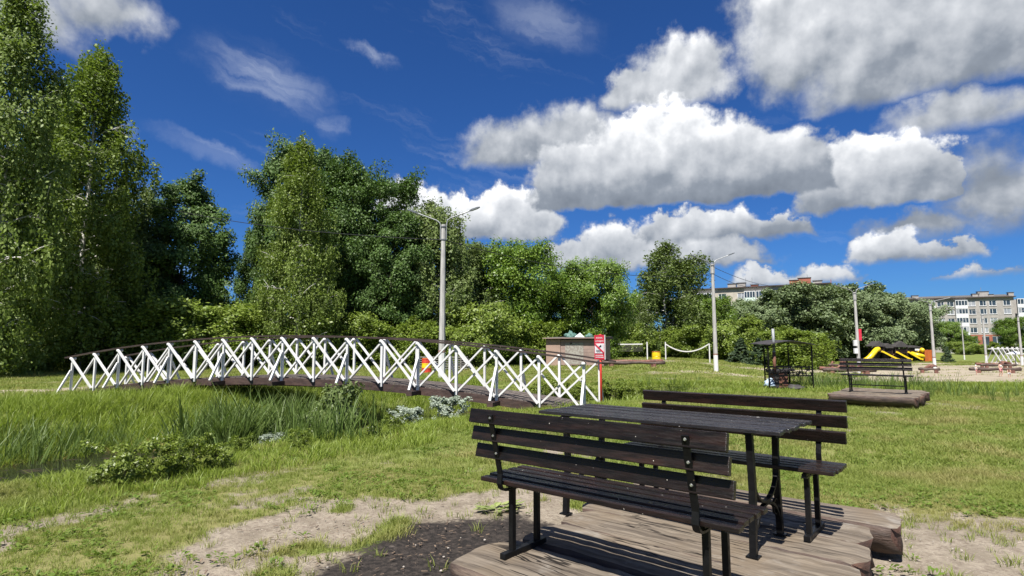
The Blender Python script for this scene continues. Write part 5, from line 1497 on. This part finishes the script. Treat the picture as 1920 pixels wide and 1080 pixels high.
# undergrowth along the wood's edge
bushes = [(20, 50, 600, 1.5), (70, 47, 625, 1.4), (180, 54, 590, 1.4), (225, 56, 600, 1.3), (270, 55, 560, 1.3), (300, 53, 575, 1.2), (345, 54, 590, 1.2), (385, 56, 560, 1.3), (425, 58, 575, 1.3), (465, 60, 565, 1.2), (500, 62, 590, 1.3), (610, 60, 580, 1.2), (650, 62, 600, 1.3), (700, 64, 590, 1.2), (745, 62, 605, 1.3), (790, 62, 595, 1.2), (840, 62, 610, 1.4), (905, 64, 565, 1.0), (880, 60, 618, 1.5), (940, 66, 610, 1.4), (985, 70, 600, 1.3), (1020, 74, 600, 1.3), (1165, 114, 605, 1.2), (1150, 112, 630, 1.4), (1200, 116, 620, 1.3), (1240, 118, 618, 1.3), (1290, 118, 610, 1.3), (1312, 116, 632, 1.2), (1345, 120, 598, 1.2), (1375, 112, 610, 1.3), (1410, 104, 590, 1.2), (1455, 98, 620, 1.3), (1500, 100, 625, 1.6), (1525, 108, 640, 1.2), (1800, 178, 640, 1.6), (1830, 182, 644, 1.6), (1860, 178, 640, 1.4)]
for i, (px, d, pt, w) in enumerate(bushes):
    plant('shrub_a' if i % 3 else 'shrub_b', 'wild_shrub', px, d, pt, 'light green wild shrub ' + beside(px), 'shrub', w, i * 1.1, 'undergrowth along the wood edge')
plant('shrub_b', 'young_tree', 1490, 88, 612, 'bright yellow green sapling rising above the barbecue canopy', 'shrub', 1.7, 2.0)

# shrubs standing in the ditch, close by
def near_shrub(key, px, py, py_top, label, w, d=None, name='willow_shrub'):
    g = on_ground(px, d) if d else gt(px, py)
    h = pd(px, py_top, g.y).z - g.z
    o = empty(name, g, px * .7, label, 'shrub'); s = h / TREES[key][2]
    o.scale = (s * w, s * w, s)
    put('stems', TREES[key][0], o); put('foliage', TREES[key][1], o)
proto('near_willow', 3.2, 1.3, .02, 4200, .22, leaf_mat('near_willow_leaf', (.095, .135, .038), (.150, .190, .072), .3, .42), MT['bark'], 'bush', 61, 22, .05, 5)
proto('near_silver', 3.2, 1.9, .02, 3000, .26, LM['silver'], MT['bark'], 'bush', 67, 16, .05, 6)
proto('near_weed', 3.2, 2.0, .02, 2600, .26, leaf_mat('broad_weed_leaf', (.100, .145, .018), (.175, .220, .038), .34, .42), MT['bark'], 'bush', 73, 22, .04, 7)
near_shrub('near_willow', 640, 828, 716, 'upright willow shrub growing out of the ditch before the bridge', .82, 16.8)
near_shrub('near_willow', 600, 822, 772, 'smaller willow shrub at the foot of the upright one', 1.1, 15.8)
near_shrub('near_silver', 845, 796, 742, 'silvery leaved shrub under the bridge deck', 1.25, 17.4)
near_shrub('near_silver', 772, 806, 762, 'low silvery shrub on the ditch bank', 1.3, 16.2)
near_shrub('near_silver', 515, 842, 812, 'small silvery plant among the reeds', 1.2, 13.0)
for i, (px, py, pt) in enumerate([(560, 846, 800), (700, 822, 782), (455, 850, 815), (345, 892, 808), (290, 902, 815), (225, 912, 822), (410, 880, 822), (180, 915, 868), (740, 812, 776), (1180, 752, 716), (1215, 745, 720), (1150, 745, 706), (1270, 738, 716), (1090, 750, 712), (1030, 752, 706)]):
    near_shrub('near_weed', px, py, pt, 'broad leaved weed clump ' + ('beside the open ditch water' if px < 350 else 'at the foot of the upright willow shrub' if px < 800 else 'near the red sign post' if px < 1165 else 'in the ditch beyond the picnic benches'), 1.0 if i < 10 else 1.6, name='weed_clump')
for o in bpy.data.objects:
    if o.name.startswith('weed_clump'): o['group'] = 'broad leaved weeds along the ditch'

# ------------------------------------------------------------------ grass, sedge, reeds (ground cover: scattered clumps)
def blades(n, h, w, spread, bend, rs, hv=.35, seg=2, lean=0.0):
    """clump of tapering blades"""
    V, F, S = [], [], []
    for i in range(n):
        a = rs.uniform(0, 6.283); r_ = spread * math.sqrt(rs.uniform(0, 1)); x, y = r_ * math.cos(a), r_ * math.sin(a)
        hh = h * (1 + hv * rs.uniform(-1, 1)); b = bend * hh * rs.uniform(.3, 1.3); da = a + rs.uniform(-1.2, 1.2)
        dx, dy = math.cos(da), math.sin(da); fa = rs.uniform(0, 6.283); sx, sy = math.cos(fa) * w / 2, math.sin(fa) * w / 2
        base = len(V)
        for s in range(seg):
            t = s / seg; ww = (1 - t * .55); o = b * t * t
            V.append((x + dx * o - sx * ww, y + dy * o - sy * ww, hh * t * (1 - .12 * t) - .01)); V.append((x + dx * o + sx * ww, y + dy * o + sy * ww, hh * t * (1 - .12 * t) - .01))
        V.append((x + dx * b, y + dy * b, hh * (1 - .35 * bend)))
        for s in range(seg - 1):
            k_ = base + 2 * s; F += [k_, k_ + 1, k_ + 3, k_ + 2]; S.append(4)
        k_ = base + 2 * (seg - 1); F += [k_, k_ + 1, k_ + 2]; S.append(3)
    return V, F, S

def rosette(n, size, rs):
    V, F, S = [], [], []
    for i in range(n):
        a = rs.uniform(0, 6.283); r_ = size * rs.uniform(.4, 1.2); l = size * rs.uniform(.6, 1.1); w = l * rs.uniform(.35, .6)
        d = np.array((math.cos(a), math.sin(a))); p = np.array((-d[1], d[0])); o = d * r_ * .5 + rs.uniform(-size, size, 2) * .6
        z0 = rs.uniform(.005, size * .35); z1 = z0 + rs.uniform(.0, size * .45)
        b = len(V)
        for q_, z in ((o, z0), (o + d * l * .5 + p * w / 2, (z0 + z1) / 2 + .006), (o + d * l, z1), (o + d * l * .5 - p * w / 2, (z0 + z1) / 2 + .006)): V.append((q_[0], q_[1], z))
        F += [b, b + 1, b + 2, b + 3]; S.append(4)
    return V, F, S

GM = dict(
    lawn=leaf_mat('lawn_blade', (.150, .195, .032), (.235, .275, .070), .38, .55, patch=(.8, (.30, .27, .11), .44, .68, .85), spec=.25),
    weed=leaf_mat('lawn_weed', (.075, .130, .020), (.135, .190, .035), .3, .45, spec=.3),
    sedge=leaf_mat('sedge_blade', (.150, .215, .025), (.235, .295, .055), .4, .45, patch=(.6, (.20, .24, .05), .5, .75, .6), spec=.3),
    reed=leaf_mat('reed_blade', (.075, .125, .024), (.135, .185, .050), .3, .5, spec=.35),
    straw=leaf_mat('straw_blade', (.30, .22, .08), (.42, .32, .13), .3, .6, spec=.2),
)
def scatter(name, pts, scale, meshes, label, cat, kind='stuff', zs=None):
    """one object whose clumps are instanced on its points"""
    n = len(pts)
    me = bpy.data.meshes.new(name); me.vertices.add(n); me.vertices.foreach_set('co', np.asarray(pts, np.float32).ravel())
    at_ = lambda nm, ty, v: me.attributes.new(nm, ty, 'POINT').data.foreach_set('value' if ty != 'FLOAT_VECTOR' else 'vector', v)
    at_('pick', 'INT', rng.integers(0, len(meshes), n).astype(np.int32))
    rot = np.zeros((n, 3), np.float32); rot[:, 2] = rng.uniform(0, 6.283, n); rot[:, 0] = rng.normal(0, .1, n); rot[:, 1] = rng.normal(0, .1, n)
    at_('turn', 'FLOAT_VECTOR', rot.ravel())
    sc = np.repeat(np.asarray(scale, np.float32)[:, None], 3, 1)
    if zs is not None: sc[:, 2] *= zs
    at_('size', 'FLOAT_VECTOR', sc.astype(np.float32).ravel())
    coll = bpy.data.collections.new(name + '_clumps')
    for i, m_ in enumerate(meshes): coll.objects.link(bpy.data.objects.new('%s_clump_%02d' % (name, i), m_))
    ng = bpy.data.node_groups.new(name, 'GeometryNodeTree')
    ng.interface.new_socket('Geometry', in_out='INPUT', socket_type='NodeSocketGeometry'); ng.interface.new_socket('Geometry', in_out='OUTPUT', socket_type='NodeSocketGeometry')
    gi = ng.nodes.new('NodeGroupInput'); go = ng.nodes.new('NodeGroupOutput'); ip = ng.nodes.new('GeometryNodeInstanceOnPoints'); ci = ng.nodes.new('GeometryNodeCollectionInfo')
    ci.inputs['Collection'].default_value = coll; ci.inputs['Separate Children'].default_value = True; ci.inputs['Reset Children'].default_value = True
    def na(nm, ty):
        x = ng.nodes.new('GeometryNodeInputNamedAttribute'); x.data_type = ty; x.inputs[0].default_value = nm; return x.outputs[0]
    L_ = ng.links
    L_.new(gi.outputs[0], ip.inputs['Points']); L_.new(ci.outputs[0], ip.inputs['Instance']); ip.inputs['Pick Instance'].default_value = True
    L_.new(na('pick', 'INT'), ip.inputs['Instance Index']); L_.new(na('turn', 'FLOAT_VECTOR'), ip.inputs['Rotation']); L_.new(na('size', 'FLOAT_VECTOR'), ip.inputs['Scale'])
    L_.new(ip.outputs[0], go.inputs[0])
    o = put(name, me); md = o.modifiers.new('scatter', 'NODES'); md.node_group = ng
    for m_ in meshes[:1]: me.materials.append(m_.materials[0])
    return tag(o, label, cat, kind=kind)

def clumps(k_, fn, m_):
    out_ = []
    for i in range(k_):
        V, F, S = fn(np.random.default_rng(100 + i * 7 + k_)); out_.append(np_mesh('clump', V, F, S, m_))
    return out_

def fan(dens, d0, d1, side=1.12):
    """random ground points inside the picture's wedge, dens per square metre"""
    k_ = side * 960 / FPX
    area = k_ * (d1 ** 2 - d0 ** 2)
    n = int(area * dens)
    d = np.sqrt(rng.uniform(d0 ** 2, d1 ** 2, n)); x = rng.uniform(-k_, k_, n) * d
    return x, d

def on_platform(x, y):
    u = x * U.x + y * U.y; n = x * N.x + y * N.y
    a = (n > 2.5) & (n < 5.4) & (u > -2.68) & (u < -.76)
    b = (n > q2[1] + .05) & (n < q2[1] + 2.9) & (u > q2[0] + .05) & (u < q2[0] + 1.95)
    return a | b

def lay(x, y, keep):
    return np.stack([x[keep], y[keep], terrain(x[keep], y[keep])], 1)

def lawn(name, d0, d1, dens, fn, label, scale, hfac=1.0, nclump=4, wetmax=.45):
    x, y = fan(dens, d0, d1)
    M_ = masks(x, y)
    p = (1 - M_['dirt'] * .97) * (1 - M_['dark'] * .97) * (1 - M_['sand'] * .95) * (1 - .08 * M_['thin'])
    p *= np.clip(.45 + 1.1 * vnoise(x, y, .9, 3, 61), .3, 1)
    keep = (rng.uniform(0, 1, len(x)) < p) & (M_['wet'] < wetmax) & ~on_platform(x, y)
    pts = lay(x, y, keep)
    n_ = vnoise(pts[:, 0], pts[:, 1], .6, 3, 71)
    s = scale * (.6 + .8 * n_) * rng.uniform(.75, 1.25, len(pts)) * (1 - .25 * M_['thin'][keep])
    return scatter(name, pts, s, clumps(nclump, fn, GM['lawn']), label, 'grass')

lawn('lawn_grass', 2.4, 7.5, 560, lambda rs: blades(16, .062, .0052, .055, .75, rs), 'short mown grass around the picnic platform', 1.0)
lawn('meadow_grass', 7.5, 18, 110, lambda rs: blades(20, .078, .0085, .11, .75, rs), 'mown grass of the middle lawn', 1.0)
lawn('far_grass', 18, 38, 22, lambda rs: blades(24, .09, .016, .26, .8, rs), 'grass of the lawn around and beyond the bridge', 1.0)
lawn('distant_grass', 38, 100, 3.2, lambda rs: blades(26, .13, .04, .6, .8, rs), 'grass at the foot of the trees', 1.0)
# broad leaved weeds in the short turf
x, y = fan(120, 2.4, 12)
M_ = masks(x, y)
p = (1 - M_['dark']) * (1 - .80 * M_['dirt']) * sstep(.42, .62, vnoise(x, y, 1.1, 3, 81))
keep = (rng.uniform(0, 1, len(x)) < p) & (M_['wet'] < .4) & ~on_platform(x, y)
pts = lay(x, y, keep)
scatter('lawn_weeds', pts, rng.uniform(.6, 1.5, len(pts)), clumps(4, lambda rs: rosette(9, .042, rs), GM['weed']), 'low clover and plantain leaves in the turf', 'weeds')

# tall sedge on the banks of the ditch
def bank(name, dens, d0, d1, cond, fn, m_, label, scale, cat='sedge', k_=4, side=1.15):
    x, y = fan(dens, d0, d1, side)
    r_, s_, al = ditch(x, y)
    M_ = masks(x, y)
    keep = cond(x, y, r_, s_, al, M_) & ~on_platform(x, y)
    pts = lay(x, y, keep)
    return scatter(name, pts, scale * rng.uniform(.65, 1.3, len(pts)) * (.7 + .6 * vnoise(pts[:, 0], pts[:, 1], .5, 2, 91)), clumps(k_, fn, m_), label, cat)

left = lambda al: al < .55
bank('bank_sedge', 46, 4.5, 25, lambda x, y, r, s, al, M: left(al) & (s > 0) & (r > 1.7) & (r < 6.2 + 1.5 * vnoise(x, y, .4, 2, 5)) & (rng.uniform(0, 1, len(x)) < .9), lambda rs: blades(18, .34, .016, .14, .5, rs), GM['sedge'], 'tall bright sedge on the far bank of the ditch', 1.0)
bank('near_bank_grass', 64, 3.8, 22, lambda x, y, r, s, al, M: left(al) & (s < 0) & (r > 1.4) & (r < 5.6 + 1.0 * vnoise(x, y, .7, 2, 6)) & ((r > 6.0) | (al > .27) | (rng.uniform(0, 1, len(x)) < .04)), lambda rs: blades(16, .14, .010, .10, .65, rs), GM['sedge'], 'long grass hanging over the near lip of the ditch', 1.0)
bank('ditch_straw', 20, 4.5, 22, lambda x, y, r, s, al, M: left(al) & (r > 1.0) & (r < 2.2) & (vnoise(x, y, .6, 2, 8) > .5), lambda rs: blades(14, .30, .012, .12, .7, rs), GM['straw'], 'dead straw coloured sedge at the waterline', 1.0, 'straw')
bank('right_ditch_grass', 16, 14, 32, lambda x, y, r, s, al, M: (al >= .53) & (r < 2.6 + 1.2 * vnoise(x, y, .4, 2, 9)), lambda rs: blades(20, .22, .02, .18, .6, rs), GM['sedge'], 'rank grass along the shallow ditch on the right', 1.0)
# reeds in patches
def patch(cx, cy, rx, n, h, seed):
    rs = np.random.default_rng(seed)
    g = gt(cx, cy)
    x = g.x + rs.normal(0, rx, n); y = g.y + rs.normal(0, rx * .8, n)
    return np.stack([x, y, terrain(x, y)], 1), np.full(n, h) * rs.uniform(.65, 1.15, n)
P_, S_r = [], []
for i, (px, py, rx, n, h) in enumerate([(430, 850, .5, 60, 1.25), (500, 842, .5, 60, 1.3), (385, 858, .45, 34, 1.0), (545, 835, .4, 34, 1.1), (600, 828, .4, 16, .8), (10, 868, .5, 20, .75), (75, 858, .6, 30, .7), (150, 852, .6, 26, .65), (240, 848, .6, 22, .55), (5, 930, .25, 6, .6), (1570, 726, .9, 34, .8), (1535, 727, .7, 24, .7), (1640, 729, .6, 16, .75), (1705, 731, .5, 14, .75), (1800, 742, 1.2, 14, .5), (1890, 746, 1.2, 14, .5), (1240, 735, 1.0, 18, .6), (690, 800, .5, 18, .8), (1720, 738, .8, 16, .7)]):
    a, b = patch(px, py, rx, n, h, 200 + i); P_.append(a); S_r.append(b)
scatter('reeds', np.concatenate(P_), np.concatenate(S_r), clumps(5, lambda rs: blades(16, 1.0, .024, .16, .38, rs, .35, 4), GM['reed']), 'dark green reeds standing in the ditch', 'reeds')

# litter on the bare earth: chips, bark, small stones
rs = np.random.default_rng(400)
n = 520
cx = gp(700, 1010); cy = gp(880, 1030)
x = np.concatenate([rs.normal(cx.x, .7, n // 2), rs.normal(cy.x - .2, .5, n // 4), rs.uniform(1.9, 3.6, n // 4)]); y = np.concatenate([rs.normal(cx.y, .5, n // 2), rs.normal(cy.y, .5, n // 4), rs.uniform(2.6, 3.9, n // 4)])
keep = ~on_platform(x, y) & (masks(x, y)['dirt'] > .3)
pts = lay(x, y, keep); pts[:, 2] += .002
cm_ = [MB().box((0, 0, .002), (.016 + .006 * i, .004 + .0015 * i, .0025)).mesh('chip', MT['chips']) for i in range(3)]
scatter('wood_litter', pts, rs.uniform(.5, 1.6, len(pts)), cm_, 'scattered wood chips and bark on the bare earth', 'litter')
x = rs.uniform(-2.2, 3.8, 260); y = rs.uniform(2.6, 4.9, 260)
keep = ~on_platform(x, y) & (masks(x, y)['dirt'] > .4)
pts = lay(x, y, keep)
st_ = []
for i in range(3):
    bm = bmesh.new(); bmesh.ops.create_icosphere(bm, subdivisions=2, radius=.007)
    for v in bm.verts: v.co *= 1 + .25 * math.sin(v.co.x * 400 + i) * math.cos(v.co.y * 300 + i * 2); v.co.z *= .6
    me = bpy.data.meshes.new('pebble'); bm.to_mesh(me); bm.free(); me.materials.append(MT['stone']); st_.append(me)
scatter('pebbles', pts, rs.uniform(.4, 1.5, len(pts)), st_, 'small pebbles in the trodden earth', 'pebbles')
# a pulled up plant wilting at the edge of the dark earth
g = gt(938, 955)
V, F, S = rosette(60, .11, np.random.default_rng(77))
wl = put('wilted_plant', np_mesh('wilted_plant', V, F, S, leaf_mat('wilting_leaf', (.17, .22, .06), (.30, .34, .13), .3, .5)), None, g, (0, 0, .6), (1.5, .8, .7))
tag(wl, 'uprooted leafy plant wilting beside the dark earth', 'plant')
